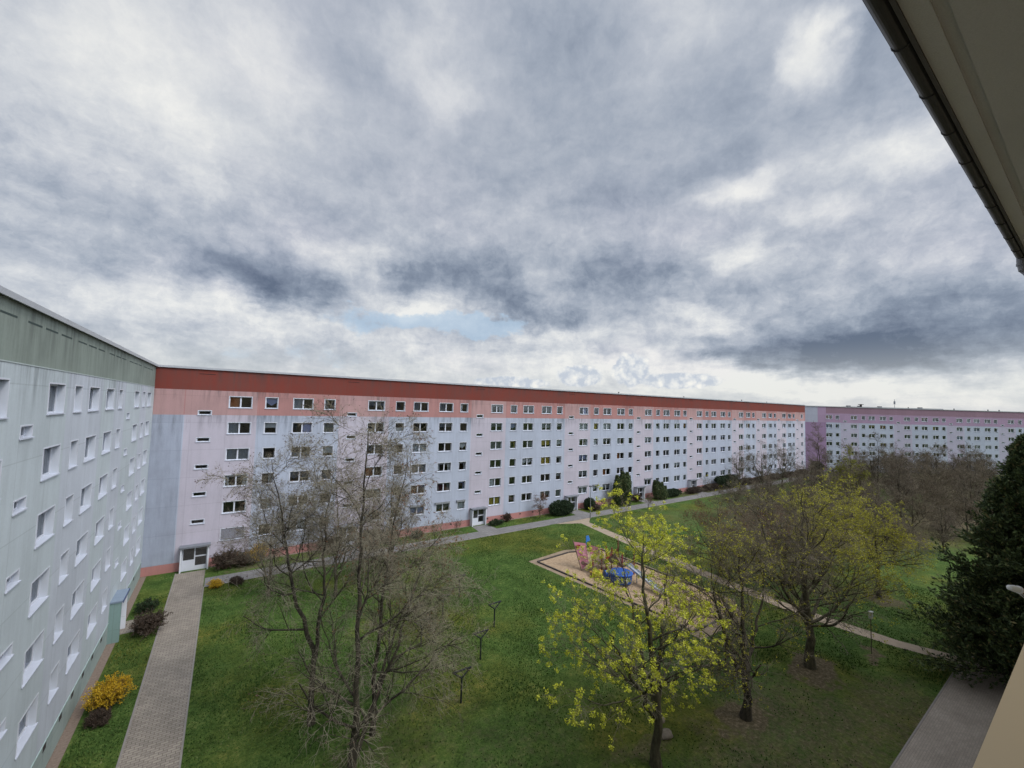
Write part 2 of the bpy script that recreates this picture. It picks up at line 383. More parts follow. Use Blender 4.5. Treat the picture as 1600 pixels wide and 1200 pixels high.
def portal(root, xc, w, h, proj, mside, mdoor=M_white, roofm=None, side_l=True):
    """entrance box: side walls, canopy slab, glazed door"""
    p = MB(); p.box(xc-w/2-.12, xc-w/2, -proj, -.002, 0, h); e = p.build('entrance_porch', [mside], root)
    p = MB(); p.box(xc+w/2, xc+w/2+.12, -proj, -.002, 0, h); p.build('porch_wall', [mside], e)
    c = MB(); c.box(xc-w/2-.22, xc+w/2+.22, -proj-.15, -.003, h+.002, h+.16); c.build('canopy', [roofm or M_sill], e)
    d = MB(); y0, y1 = -proj*.35-.06, -proj*.35
    x0, x1 = xc-w/2+.005, xc+w/2-.005
    d.box(x0, x1, y0, y1, .0, .12); d.box(x0, x1, y0, y1, h-.13, h-.002)
    for xa in (x0, xc-.06, x1-.1): d.box(xa, xa+.1, y0, y1, .12, h-.13)
    d.box(x0+.1, xc-.06, y0, y1, .12, h*.45); d.box(xc+.04, x1-.1, y0, y1, .12, h*.18); d.box(xc+.04, x1-.1, y0+.002, y1, h*.55, h*.6)
    dd = d.build('door', [mdoor], e)
    g = MB(); g.quad((x0+.1, y1-.03, .2), (x1-.1, y1-.03, .2), (x1-.1, y1-.03, h-.15), (x0+.1, y1-.03, h-.15)); g.build('pane', [M_glass], dd)
    k = MB(); k.quad((x0, y1+.02, 0), (x1, y1+.02, 0), (x1, y1+.02, h), (x0, y1+.02, h)); k.build('hallway', [M_dark], dd)
    return e

# ================================================================== BUILDINGS
random.seed(7)
def pick_curtain(rng):
    k = rng.choices(KINDS, KW)[0]
    if k is None: return None
    ci = rng.choices(range(6), CW)[0]
    if ci in (2, 3) and k in ('arch',): k = 'left'
    return (k, ci)
def place_window(root, kit, x, z, cur, extra=None):
    f, p, s = kit.meshes()
    w = link('window', f, root, (x, 0, z)); link('pane', p, w); link('sill', s, w)
    if cur: link('curtain', kit.curtain(*cur), w)
    return w
class Rest:
    """windows beyond the hundred that show largest: one mesh"""
    def __init__(s): s.mb = MB()
    def add(s, kit, x, z, cur):
        merge(s.mb, kit.f, x, z, 0); merge(s.mb, kit.p, x, z, 1); merge(s.mb, kit.s, x, z, 2)
        if cur: merge(s.mb, curtain_mb(kit.w, kit.h, kit.panes, cur[0], kit.yc), x, z, 3+cur[1])
    def build(s, root, name='window'):
        if s.mb.f:
            o = s.mb.build(name, [M_white, M_glass, M_sill]+CURT, root); o['kind'] = 'stuff'; return o

KD = WinKit('double', 2.05, 1.2, 2, .15); KS = WinKit('single', 1.17, 1.2, 1, .15); KH = WinKit('stair', 1.08, .42, 1, .13)

# ---- long block with the red attic, facing the window across the yard
X0, YB = -6.09, 53.77
LEN = 146.1-X0
ST = [-1.94, 12.8, 31.2, 49.6, 67.7, 85.75, 104.5, 116.7, 128.6, 140.6]
cols = []                                           # (world x, kit)
for i, s in enumerate(ST):
    if i == 0: off = [(3.08, KD), (6.01, KS), (9.23, KD), (12.13, KS)]
    elif i <= 5: off = [(3.0, KD), (6.15, KS), (9.05, KD), (12.85, KD), (15.7, KS)]
    elif i <= 8: off = [(3.15, KD), (6.8, KD), (9.55, KS)]
    else: off = [(3.2, KS)]
    if i == 5: off = [(3.3, KD), (6.4, KS), (9.3, KD), (13.3, KD), (16.25, KS)]
    cols += [(s+o-X0, k) for o, k in off]
ZR = [16.5-2.8*k for k in range(6)]
ZS = [15.71-2.8*k for k in range(5)]
mainb = thing('apartment_block', 'long apartment block with dark red attic band, coral top floor, pale blue and pink walls', 'building', (X0, YB, 0))
P_blue = plaster('render_pale_blue', (.40, .435, .515), .24, 15.7, 2.2)
P_pink = plaster('render_pale_pink', (.465, .43, .485), .22, 15.7, 1.6)
P_coral = plaster('render_coral', (.395, .205, .19), .22, 18.28, 1.3)
P_dusty = plaster('render_dusty_pink', (.42, .265, .255), .28, 18.28, 1.6)
P_red = plaster('render_dark_red', (.19, .046, .034), .45, 20.5, 1.5)
P_corner = plaster('render_blue_grey', (.33, .36, .43), .4, 15.7, 3.4)
P_plinth = plaster('render_plinth_coral', (.43, .20, .18), .35)
wins = []
for x, k in cols:
    for z in ZR: wins.append((x-k.w/2, x+k.w/2, z, z+k.h, k, x))
for s in ST:
    for z in ZS: wins.append((s-X0-KH.w/2, s-X0+KH.w/2, z, z+KH.h, KH, s-X0))
pinks = [(s-1.5-X0, s+4.65-X0) for s in ST]; pinks[0] = (-3.6-X0, 2.7-X0)
for i in (6, 7, 8): pinks[i] = (ST[i]-1.3-X0, ST[i]+4.6-X0)
def mfn(x, z):
    pk = any(a < x < b for a, b in pinks)
    if z > 18.28: return 6
    if z > 15.7: return 5 if (pk or x < 2.4) else 4
    if z < .87: return 7
    return 8 if x < 2.4 else 3 if pk else 2
ex = [v for p in pinks for v in p]
facade(mainb, [w[:4] for w in wins], LEN, [0, .87, 15.7, 18.28, 20.5], mfn, [M_reveal, M_dark, P_blue, P_pink, P_coral, P_dusty, P_red, P_plinth, P_corner], ex+[2.4])
rf = body(mainb, LEN, 12, 20.5, P_blue, M_roof)
rest = Rest(); rng = random.Random(11)
order = sorted(wins, key=lambda w: w[5])
fixed = {}
for i, w in enumerate(order):
    k = w[4]; cur = pick_curtain(rng) if k is not KH else None
    if k is KD and rng.random() < .06: cur = ('left', 2)
    if i < 100: place_window(mainb, k, w[5], w[2], cur)
    else: rest.add(k, w[5], w[2], cur)
rest.build(mainb)
# attic slots, one above each stair, and the darker slab they sit in
M_slotline = simple('attic_slot', (.05, .02, .018), .9, .2)
for s in ST:
    b = MB(); b.box(s-.68-X0, s+.7-X0, -.006, -.002, 19.93, 20.0); b.build('attic_slot', [M_slotline], mainb)
# plinth air bricks
xx = 1.4
vents = [x for x, k in cols if k is KD]
for v in vents[:24]:
    for d in (-1.2, 1.3):
        b = MB(); b.box(v+d-.16, v+d+.16, -.012, -.003, .50, .70); b.build('plinth_vent', [M_vent], mainb)
# entrances
P_porchw = plaster('porch_white', (.66, .68, .72), .12)
M_canopy = simple('canopy_grey', (.16, .17, .19), .7, .25)
for i, s in enumerate(ST[:9]):
    portal(mainb, s-X0+(.0 if i else 0), 2.1, 2.35, .75, P_porchw, roofm=M_canopy)
# roller shutter boxes over some ground floor windows
M_shut = simple('shutter_grey', (.20, .21, .22), .7, .2)
for x, w in [(ST[1]+9.05-X0, 2.05), (ST[1]+12.7-X0, 2.05), (ST[1]+15.6-X0, 1.17), (ST[1]+3.-X0, 2.05), (ST[1]+6.15-X0, 1.17), (ST[3]+3.-X0, 2.05), (ST[3]+6.15-X0, 1.17), (ST[4]+3.-X0, 2.05)]:
    b = MB(); b.box(x-w/2-.1, x+w/2+.1, -.2, -.014, ZR[5]+1.13, ZR[5]+1.36); b.box(x-w/2-.1, x+w/2+.1, -.19, -.014, ZR[5]+1.36, ZR[5]+1.38); b.build('shutter_box', [M_shut], mainb)
b = MB(); x = cols[0][0]
for k in range(20): b.box(x-1.02, x+1.02, .05, .07, ZR[5]+.01+k*.0595, ZR[5]+.01+k*.0595+.052)
b.box(x-1.022, x+1.022, .072, .08, ZR[5]+.005, ZR[5]+1.195); b.build('roller_shutter', [simple('shutter_slats', (.24, .24, .27), .7, .15)], mainb)
# small things on the roof
for x, h in [(64, .35), (86, .28), (112, .4), (126, .3)]:
    b = MB(); b.tube([(x-X0, 2, 20.55), (x-X0, 2, 20.6+h)], .1, 8); b.tube([(x-X0, 2, 20.6+h), (x-X0, 2, 20.68+h)], .17, 8); b.build('roof_vent', [M_roof], rf)

# ---- pale green block on the left
YL = 1.2
leftb = thing('apartment_block', 'pale white-green apartment block with grey-green attic band, closest on the left side', 'building', (X0, YL, 0), rad(90))
P_lw = plaster('render_white_green', (.505, .555, .575), .24, 18.43, 2.0)
P_lp = plaster('render_white_lilac', (.52, .55, .60), .22, 18.43, 2.0)
P_lg = plaster('render_grey_green', (.26, .30, .262), .5, 20.5, 2.)
P_lpl = plaster('render_plinth_green', (.34, .40, .375), .3)
KDl = WinKit('double_l', 2.0, 1.25, 2, .24); KSl = WinKit('single_l', 1.15, 1.25, 1, .24); KHl = WinKit('stair_l', 1.05, .42, 1, .18)
lc = [(7.8, KDl), (10.8, KSl), (13.8, KDl), (17.5, KDl), (20.35, KSl), (25.75, KDl), (28.85, KSl), (31.8, KDl), (35.55, KDl), (38.6, KSl), (44.75, KDl), (48.0, KSl), (51.0, KDl)]
LS = [22.8, 41.6]
LR = [16.56-2.68*k for k in range(6)]
lw = []
for y, k in lc:
    for z in LR: lw.append((y-YL-k.w/2, y-YL+k.w/2, z, z+k.h, k, y-YL))
for y in LS:
    for j in range(5): lw.append((y-YL-KHl.w/2, y-YL+KHl.w/2, 15.75-2.68*j, 15.75-2.68*j+KHl.h, KHl, y-YL))
LL = YB-YL-.002
lp = [(27.2, 33.6), (36.9, 40.2), (46.5, 49.6), (9, 15)]
facade(leftb, [w[:4] for w in lw], LL, [0, 1.45, 18.43, 20.5], lambda x, z: 5 if z < 1.45 else 4 if z > 18.43 else (3 if any(a < x+YL < b for a, b in lp) else 2),
       [M_reveal, M_dark, P_lw, P_lp, P_lg, P_lpl], [v-YL for p in lp for v in p], rdep=.34)
rfl = body(leftb, LL, 12, 20.5, P_lw, M_roof)
b = MB(); b.box(0, LL, -.02, -.002, 18.40, 18.44); b.build('drip_ledge', [simple('ledge_light', (.42, .47, .46), .8)], leftb)
b = MB(); b.box(0, LL, -.03, -.002, 1.42, 1.46); b.build('plinth_ledge', [simple('ledge_green', (.35, .46, .43), .8)], leftb)
rng = random.Random(5)
for w in sorted(lw, key=lambda w: w[5]):
    cur = pick_curtain(rng) if w[4] is not KHl else None
    place_window(leftb, w[4], w[5], w[2], cur)
slots = [(15.9, 17.3), (17.9, 19.3), (19.8, 21.1), (22.05, 23.4), (23.8, 25.2), (25.65, 27.1), (28.1, 29.5), (29.9, 31.4), (31.8, 33.2), (34.4, 35.85), (36.2, 37.6), (38., 39.4), (40.6, 42.), (42.4, 43.8), (44.2, 45.6), (46.9, 48.3), (48.7, 50.1), (50.5, 51.9)]
M_slotg = simple('attic_slot_green', (.05, .07, .065), .9, .2)
for a, c in slots:
    b = MB(); b.box(a-YL, c-YL, -.006, -.002, 19.93, 20.0); b.build('attic_slot', [M_slotg], leftb)
for y in (26.2, 28.3, 30.5, 32.4, 34.4, 36.4, 38.6, 45, 47.5, 50):
    b = MB(); b.box(y-YL-.2, y-YL+.2, -.012, -.003, 1.05, 1.32); b.build('plinth_vent', [M_vent], leftb)
M_slate = simple('porch_roof_slate', (.20, .25, .31), .5, .2)
for y in LS:
    x = y-YL
    p = MB(); p.box(x-1.15, x-1.0, -.62, -.002, 0, 2.75, 0); e = p.build('entrance_porch', [plaster('porch_green', (.20, .29, .27), .2)], leftb)
    p = MB(); p.box(x+1.0, x+1.15, -.62, -.002, 0, 2.75, 0); p.build('porch_wall', [P_porchw], e)
    c = MB(); c.prism([(x-1.2, -.70), (x+1.2, -.70), (x+1.2, -.003), (x-1.2, -.003)], 2.752, 2.86); c.build('canopy', [M_slate], e)
    c = MB(); c.box(x-1.2, x+1.2, -.73, -.701, 2.70, 2.88); c.build('canopy_fascia', [simple('fascia_blue', (.07, .10, .20), .5)], e)
    d = MB(); d.box(x-.99, x-.9, -.2, -.14, 0, 2.74); d.box(x+.9, x+.99, -.2, -.14, 0, 2.74); d.box(x-.9, x+.9, -.2, -.14, 2.1, 2.2); d.box(x-.9, x+.9, -.2, -.14, 0, .9); d.box(x-.05, x+.05, -.2, -.14, .9, 2.1)
    dd = d.build('door', [M_white], e)
    g = MB(); g.quad((x-.9, -.17, .9), (x+.9, -.17, .9), (x+.9, -.17, 2.74), (x-.9, -.17, 2.74)); g.build('pane', [M_glass], dd)

# ---- lilac block beyond, turned away at an angle
TH = rad(-31)
farb = thing('apartment_block', 'distant lilac apartment block with mauve attic band behind the bare trees on the right', 'building', (146.3, 58., 0), TH)
P_fm = plaster('render_mauve', (.26, .165, .21), .2); P_f6 = plaster('render_lilac', (.34, .24, .34), .15); P_fb = plaster('render_far_blue', (.375, .41, .49), .12)
P_fp = plaster('render_far_pink', (.39, .37, .455), .12); P_fu = plaster('render_far_purple', (.275, .185, .29), .15); P_fg = plaster('render_far_grey', (.36, .37, .44), .15)
FL = 98.
fc = [(13., KD), (15.75, KS)]; FS = [18.3+18*i for i in range(5)]
for s in FS[:4]: fc += [(s+3.0, KD), (s+6.2, KS), (s+9.0, KD), (s+12.8, KD), (s+15.6, KS)]
fwn = []
for x, k in fc:
    for z in ZR: fwn.append((x-k.w/2, x+k.w/2, z, z+k.h, k, x))
for s in FS:
    for z in ZS: fwn.append((s-KH.w/2, s+KH.w/2, z, z+KH.h, KH, s))
def ffn(x, z):
    if x < 12:
        if z > 15.4: return 7 if x < 9.2 else 3
        return 6
    if z > 18.3: return 2
    pk = any(s-1.5 < x < s+4.6 for s in FS)
    if z > 15.4: return 3
    return 5 if pk else 4
facade(farb, [w[:4] for w in fwn], FL, [0, .87, 15.4, 18.3, 20.4], ffn, [M_reveal, M_dark, P_fm, P_f6, P_fb, P_fp, P_fu, P_fg], [9.2, 12.]+[v for s in FS for v in (s-1.5, s+4.6)])
rff = body(farb, FL, 12, 20.4, P_fu, M_roof)
rng = random.Random(3); rest = Rest()
fmesh = {}
order = sorted([w for w in fwn if w[4] is not KH and w[2] > 2 and w[5] < 76], key=lambda w: (w[2] < 6, w[5]))
show = set(id(w) for w in order[:100])
for w in fwn:
    k = w[4]; cur = None if k is KH else pick_curtain(rng)
    if id(w) in show:
        key = (k.key, cur)
        if key not in fmesh:
            r1 = Rest(); r1.add(k, 0, 0, cur); fmesh[key] = r1.mb.mesh('window', [M_white, M_glass, M_sill]+CURT)
        link('window', fmesh[key], farb, (w[5], 0, w[2]))
    else: rest.add(k, w[5], w[2], cur)
rest.build(farb)
b = MB()
b.tube([(26, 2.4, 20.5), (26, 2.4, 21.4)], .3, 10); b.tube([(26, 2.4, 21.4), (26, 2.4, 21.55)], .75, 10); b.build('roof_vent', [simple('vent_cowl', (.06, .05, .05), .8)], rff)
for x in (42, 58, 70, 74): b = MB(); b.tube([(x, 2, 20.5), (x, 2, 21.0)], .15, 8); b.build('roof_vent', [M_roof], rff)

# ---- a further flat roof with a mast
fb2 = thing('apartment_block', 'farthest pale rooftop with a small mast, just showing above the lilac block', 'building', (212, 62, 0), rad(-38))
b = MB(); b.box(0, 36, 0, 12, 0, 21.3, 0); b.build('wall', [plaster('render_far_white', (.46, .48, .54), .1)], fb2)
b = MB(); b.box(-.3, 36.3, -.3, 12.3, 21.3, 21.62); r2 = b.build('roof', [simple('roof_far', (.30, .31, .34), .8)], fb2)
for x in (1.5, 6, 14, 30): b = MB(); b.box(x, x+1.2, 3, 4, 21.62, 22.1); b.build('roof_vent', [M_roof], r2)
b = MB(); b.tube([(21, 4, 21.6), (21, 4, 25.2)], .07, 6); b.box(20.75, 21.25, 3.85, 4.15, 23.3, 24.4); b.tube([(20.4, 4, 23.2), (21.6, 4, 23.2)], .05, 6); b.build('mast', [simple('mast_grey', (.20, .21, .23), .5)], r2)

# ---- the block the photograph is taken from
XW = 60.; YW = -.12; EZ = EYE+3.1
ownb = thing('apartment_block', 'cream apartment block with roughcast eave, dark gutter and cream ledge at the right edge', 'building', (XW, YW, 0), rad(180))
P_cream = plaster('render_cream', (.62, .52, .34), .12); M_cream = simple('ledge_cream', (.86, .68, .43), .55, .04, 1.5)
oc = [(XW-x, k) for x, k in [(.15, KD), (-3.2, KS), (6.5, KD), (9.5, KS), (12.4, KD), (18.5, KD), (21.6, KS), (24.6, KD), (30, KD), (33, KS), (37, KD), (42, KD), (46, KS), (50, KD), (55, KD)]]
ow = [(x-k.w/2, x+k.w/2, z, z+k.h, k, x) for x, k in oc for z in ZR]
own_w = [(w[0], w[1], w[2]+(.1 if abs(w[5]-(XW-.15)) < .1 and w[2] > 16 else 0), w[3], w[4], w[5]) for w in ow]
facade(ownb, [w[:4] for w in own_w], XW-X0-.01, [0, .87, 20.45], lambda x, z: 2, [M_reveal, M_dark, P_cream])
rest = Rest()
for w in ow:
    if abs(w[5]-(XW-.15)) < .1 and w[2] > 16: continue      # this one stands open: the camera looks out of it
    rest.add(w[4], w[5], w[2], ('full', 1))
o = rest.build(ownb)
def own(x0, x1, y0, y1, z0, z1, mb):   # world box -> local box
    mb.box(XW-x1, XW-x0, YW-y1, YW-y0, z0, z1)
M_soffit = simple('soffit_concrete', (.23, .20, .185), .95, .12, 2.5)
def soff(t, b):
    o = t.new('ShaderNodeTexCoord').outputs['Object']
    g = t.noise(o, 90., 4, .7); l = t.noise(o, 1.2, 4)
    t.put(b.inputs['Base Color'], t.mix(t.math('MULTIPLY_ADD', g, .7, t.math('MULTIPLY', l, .3)), (.42, .395, .375), (.76, .72, .69))); bump(t, b, g, .8, .01)
M_soffit = mat('soffit_roughcast', build=soff, rough=.95)
M_slot = simple('soffit_groove', (.28, .25, .22), .95, .2)
M_gut = simple('gutter_dark', (.055, .05, .048), .45, .2, 8, metal=.2)
M_pipe = simple('downpipe_grey', (.24, .24, .26), .45, .15)
s_ = MB(); own(X0, 14.3, -.11, .60, EZ, EZ+.14, s_); own(X0, 14.3, .68, .82, EZ, EZ+.14, s_); own(X0, 14.3, .60, .68, EZ+.03, EZ+.14, s_)
roof_o = MB(); own(X0, XW, -12.1, -.111, EZ, EZ+.2, roof_o); own(X0, 14.3, -.11, .86, EZ+.142, EZ+.2, roof_o); ro = roof_o.build('roof', [M_roof], ownb)
s_.build('soffit', [M_soffit], ro)
fa = MB(); own(X0, 14.3, .822, .85, EZ-.02, EZ+.14, fa); fa.build('fascia', [simple('fascia_dark', (.10, .09, .085), .7)], ro)
g = MB(); gy, gz, gr_ = .915, EZ+.055, .062
n = 10
ring = [(gy-gr_*cos(PI*k/n), gz-gr_*sin(PI*k/n)) for k in range(n+1)]
ring2 = [(gy-(gr_-.006)*cos(PI*k/n), gz-(gr_-.006)*sin(PI*k/n)) for k in range(n+1)]
for a, c in zip(ring[:-1], ring[1:]):
    g.quad((XW-X0-.02, YW-a[0], a[1]), (XW-12.42, YW-a[0], a[1]), (XW-12.42, YW-c[0], c[1]), (XW-X0-.02, YW-c[0], c[1]))
for a, c in zip(ring2[:-1], ring2[1:]):
    g.quad((XW-X0-.02, YW-a[0], a[1]), (XW-12.42, YW-a[0], a[1]), (XW-12.42, YW-c[0], c[1]), (XW-X0-.02, YW-c[0], c[1]))
g.tube([(XW-X0-.02, YW-(gy+gr_), gz+.004), (XW-12.42, YW-(gy+gr_), gz+.004)], .009, 6)
g.poly([(XW-12.42, YW-a, z) for a, z in ring])
gu = g.build('gutter', [M_gut], ro)
for x in np.arange(-5.4, 12.4, .9):
    c = MB(); c.tube([(XW-x, YW-(gy-(gr_+.005)*cos(PI*k/8)), gz-(gr_+.005)*sin(PI*k/8)) for k in range(9)], .006, 5); c.tube([(XW-x, YW-.84, EZ+.06), (XW-x, YW-(gy-gr_), gz)], .006, 5)
    c.build('gutter_bracket', [M_gut], gu)
dp = MB(); xp = XW-12.33
dp.tube([(xp, YW-.915, EZ+.06), (xp, YW-.915, EZ-.10)], .062, 14); dp.tube([(xp, YW-.915, EZ-.09), (xp, YW-.915, EZ-.13)], .068, 14)
dp.tube([(xp, YW-.915, EZ-.12), (xp, YW-.905, EZ-.22), (xp, YW-.84, EZ-.33), (xp, YW-.70, EZ-.42), (xp, YW-.20, EZ-.62), (xp, YW-.10, EZ-.70), (xp, YW-.075, EZ-.85), (xp, YW-.075, .2)], .055, 14)
dp.build('downpipe', [M_pipe], ro)
le = MB(); own(-1.4, 4.6, -.119, .158, EYE-.635, EYE-.60, le); own(-1.4, 4.6, .138, .158, EYE-.68, EYE-.636, le)
le.build('window_ledge', [M_cream], ownb)

# ---- satellite dish on the neighbouring wall: only its feed horn reaches into view
sd_t = thing('satellite_dish', 'white satellite dish feed with red tip and thin arms, in front of the dark conifer', 'satellite dish', (8.75, -.10, EYE-2.25))
b = MB(); b.tube([(0, .0, 0), (0, .22, 0), (0, .26, .06)], .02, 8); b.box(-.08, .08, .0, .012, -.1, .1); b.build('wall_bracket', [M_pipe], sd_t)
R = .30; axis = Vector((-.86, .45, .22)).normalized(); u_ = axis.cross(Vector((0, 0, 1))).normalized(); w_ = axis.cross(u_)
d = MB(); c0 = Vector((.02, .34, .05)); rings = []
for i in range(7):
    rr = R*i/6; rings.append([tuple(c0+axis*(rr*rr*.55)+u_*rr*cos(2*PI*j/28)+w_*rr*sin(2*PI*j/28)) for j in range(28)])
for i in range(6):
    for j in range(28): d.quad(rings[i][j], rings[i+1][j], rings[i+1][(j+1) % 28], rings[i][(j+1) % 28])
d.build('reflector', [simple('dish_white', (.62, .63, .62), .4, .06)], sd_t)
lnb = Vector((7.88-8.75, .745+.10, .25))
a = MB()
for sg in (-1, 1):
    st = c0+u_*sg*.12-w_*(-.22)*1.0; mid = (st+lnb)/2+Vector((0, .0, -.07))+u_*sg*.05
    a.tube([tuple(st), tuple((st+mid)/2+Vector((0, 0, -.02))), tuple(mid), tuple((mid+lnb)/2+Vector((0, 0, -.02))), tuple(lnb+Vector((.03, 0, -.02)))], .006, 6)
a.build('feed_arm', [simple('arm_white', (.62, .62, .64), .4)], sd_t)
ld = -axis
l_ = MB(); l_.tube([tuple(lnb+axis*.085), tuple(lnb+axis*.07), tuple(lnb+axis*.0), tuple(lnb-axis*.055)], [.010, .030, .040, .034], 14)
l_.tube([tuple(lnb-axis*.055), tuple(lnb-axis*.075)], .045, 14); lo = l_.build('feed_horn', [simple('lnb_white', (.72, .72, .70), .4, .05)], sd_t)
l2 = MB(); l2.tube([tuple(lnb-axis*.076), tuple(lnb-axis*.092)], .040, 14); l2.build('cap', [simple('lnb_red', (.45, .05, .05), .4)], lo)
b = MB(); b.quad((0, 12, 0), (0, 0, 0), (0, 0, EZ), (0, 12, EZ)); b.quad((XW-X0, 0, 0), (XW-X0, 12, 0), (XW-X0, 12, EZ), (XW-X0, 0, EZ)); b.quad((XW-X0, 12, 0), (0, 12, 0), (0, 12, EZ), (XW-X0, 12, EZ)); b.build('side_wall', [P_cream], ownb)

# ================================================================== GROUND
DIRT = [  # bare or leaf-littered soil under the trees: x, y, radius x, radius y, strength
 (26, 10, 12, 7, .5), (34.0, 12.2, 2.6, 1.9, 1.1), (25.0, 12.3, 2.7, 1.9, 1.1), (18.5, 14.5, 2.5, 1.5, .5), (5.8, 20, 6, 4, .35), (10, 22, 6, 5, .3), (39.9, 10.6, 1.6, .9, .9),
 (52, 22, 9, 14, .35), (52.5, 13, 2.5, 2, .7), (84, 28, 36, 22, .75), (115, 17, 46, 9, .8), (150, 30, 30, 16, .7), (31, 28, 4, 13, .25), (33, 8, 8, 4, .5), (62, 41, 20, 7, .35), (95, 51.8, 30, 3, .55), (2.8, 51.5, 3, 1.6, .6), (8, 51.9, 4, 1.4, .5), (13, 17, 7, 5, .3), (22, 18, 6, 6, .25)]
def grass_build(t, b):
    o = t.new('ShaderNodeTexCoord').outputs['Object']
    big = t.noise(o, .10, 4, .55); mid = t.noise(o, .55, 6, .65); fine = t.noise(o, 7., 5, .75); tuft = t.noise(o, 2.6, 4, .7)
    v = t.math('ADD', t.math('MULTIPLY', mid, .40), t.math('ADD', t.math('MULTIPLY', fine, .42), t.math('MULTIPLY', tuft, .28)))
    c = t.ramp(v, [(.34, (.014, .026, .007)), (.47, (.034, .064, .014)), (.58, (.066, .115, .025)), (.70, (.15, .18, .055))])
    c = t.mix(t.maprange(big, .42, .66), c, t.mix(1., c, (1.45, .95, .75), 'MULTIPLY'))
    dirt = None; w = t.vmath('MULTIPLY', t.vmath('SUBTRACT', t.noise(o, .45, 4, .6, out='Color'), (.5, .5, .5)), (5., 5., 0.))
    ow_ = t.vmath('ADD', o, w)
    for x, y, rx, ry, s in DIRT:
        d = t.maprange(t.vmath('LENGTH', t.vmath('MULTIPLY', t.vmath('SUBTRACT', ow_, (x, y, 0)), (1/rx, 1/ry, 0.)), out=1), .35, 1., s, 0.)
        dirt = d if dirt is None else t.math('MAXIMUM', dirt, d)
    soil = t.ramp(t.noise(o, 5., 5, .75), [(.3, (.052, .044, .026)), (.5, (.098, .080, .047)), (.68, (.21, .165, .11))])
    k = t.maprange(t.math('ADD', dirt, t.math('MULTIPLY_ADD', t.noise(o, 1.7, 6, .75), 1.3, -.65)), .15, .85)
    t.put(b.inputs['Base Color'], t.mix(k, c, soil))
    bump(t, b, t.math('ADD', fine, tuft), .9, .08)
M_grass = mat('grass_lawn', build=grass_build, rough=.95, spec=.1)
b = MB(); b.quad((-1500, -1500, 0), (1500, -1500, 0), (1500, 1500, 0), (-1500, 1500, 0)); tag(b.build('ground', [M_grass]), kind='structure')

def paver_build(sx, sy, c1, c2, joint, off=.5):
    def bd(t, b):
        o = t.new('ShaderNodeTexCoord').outputs['Object']
        br = t.new('ShaderNodeTexBrick'); t.put(br.inputs['Vector'], o); br.offset = off
        br.inputs['Scale'].default_value = 1.; br.inputs['Brick Width'].default_value = sx; br.inputs['Row Height'].default_value = sy
        br.inputs['Mortar Size'].default_value = .014 if sy > .12 else .006; br.inputs['Mortar Smooth'].default_value = .3
        br.inputs['Color1'].default_value = (*c1, 1); br.inputs['Color2'].default_value = (*c2, 1); br.inputs['Mortar'].default_value = (*joint, 1)
        n = t.noise(o, .5, 5, .6); g = t.noise(o, 25., 3)
        tone = t.math('ADD', t.math('MULTIPLY_ADD', n, .7, .62), t.math('MULTIPLY_ADD', g, .4, -.2))
        t.put(b.inputs['Base Color'], t.mix(1., br.outputs[0], t.comb(tone, tone, tone), 'MULTIPLY')); bump(t, b, t.math('SUBTRACT', g, br.outputs['Fac']), .5, .01)
    return bd
M_pave = mat('paving_tan', build=paver_build(.34, .17, (.285, .25, .205), (.22, .19, .158), (.105, .092, .075)), rough=.9)
M_pave2 = mat('paving_grey', build=paver_build(.20, .10, (.34, .295, .245), (.29, .25, .21), (.22, .19, .16)), rough=.9)
M_pave3 = mat('paving_main', build=paver_build(.5, .5, (.20, .19, .185), (.165, .16, .155), (.09, .085, .08), 0.), rough=.9)
M_sandy = simple('path_sandy', (.30, .24, .175), .95, .35, 1.8)
M_gravel = simple('gravel_strip', (.19, .145, .115), .95, .55, 9)
M_kerb = simple('kerb_concrete', (.23, .21, .19), .9, .25)
def sheet(name, pts, m, z=.004, kerb=True):
    b = MB(); b.prism(pts, -.05, z); o = b.build(name, [m]); o['kind'] = 'structure'; return o
def strip(name, p0, p1, m, z=.004):   # quads between two polylines
    b = MB()
    for i in range(len(p0)-1): b.quad((*p0[i], z), (*p0[i+1], z), (*p1[i+1], z), (*p1[i], z))
    o = b.build(name, [m]); o['kind'] = 'structure'; return o
def kerb(pts, w=.08, h=.03):
    b = MB()
    for a, c in zip(pts[:-1], pts[1:]):
        d = (Vector(c)-Vector(a)); n_ = Vector((-d.y, d.x)).normalized()*w/2; a, c = Vector(a), Vector(c)
        b.prism([tuple(a-n_), tuple(c-n_), tuple(c+n_), tuple(a+n_)], -.05, h)
    o = b.build('kerb', [M_kerb]); o['kind'] = 'structure'
strip('path', [(-3.32, 2), (-3.32, 53.0)], [(-.98, 2), (-.98, 53.0)], M_pave)
kerb([(-3.36, 2), (-3.36, 41.8)]); kerb([(-3.36, 43.9), (-3.36, 53.1)]); kerb([(-.94, 2), (-.94, 48.1)])
strip('path', [(-6.05, 41.6), (-3.40, 41.75)], [(-6.05, 43.9), (-3.40, 43.85)], M_pave)
strip('path', [(-.9, 48.2), (150, 48.5)], [(-.9, 50.5), (150, 50.9)], M_pave3, .006)
kerb([(-.98, 48.16), (40.5, 48.2)]); kerb([(47.3, 48.3), (150, 48.46)])
for i, s in enumerate(ST[:10]):
    if i: strip('path', [(s-1.5, 50.52), (s-1.2, 53.0)], [(s+1.5, 50.52), (s+1.2, 53.0)], M_pave3, .008)
xs0 = ST[0:1]
strip('path', [(41.5, 48.22), (45.4, 46.6), (43.6, 35), (42.3, 21.6), (42.0, 15.9), (42.8, 10), (44., 6.8)], [(49.0, 48.25), (46.9, 46.4), (45.1, 32.5), (43.9, 22.8), (43.5, 16.6), (44.2, 10), (45.4, 6.8)], M_sandy, .008)
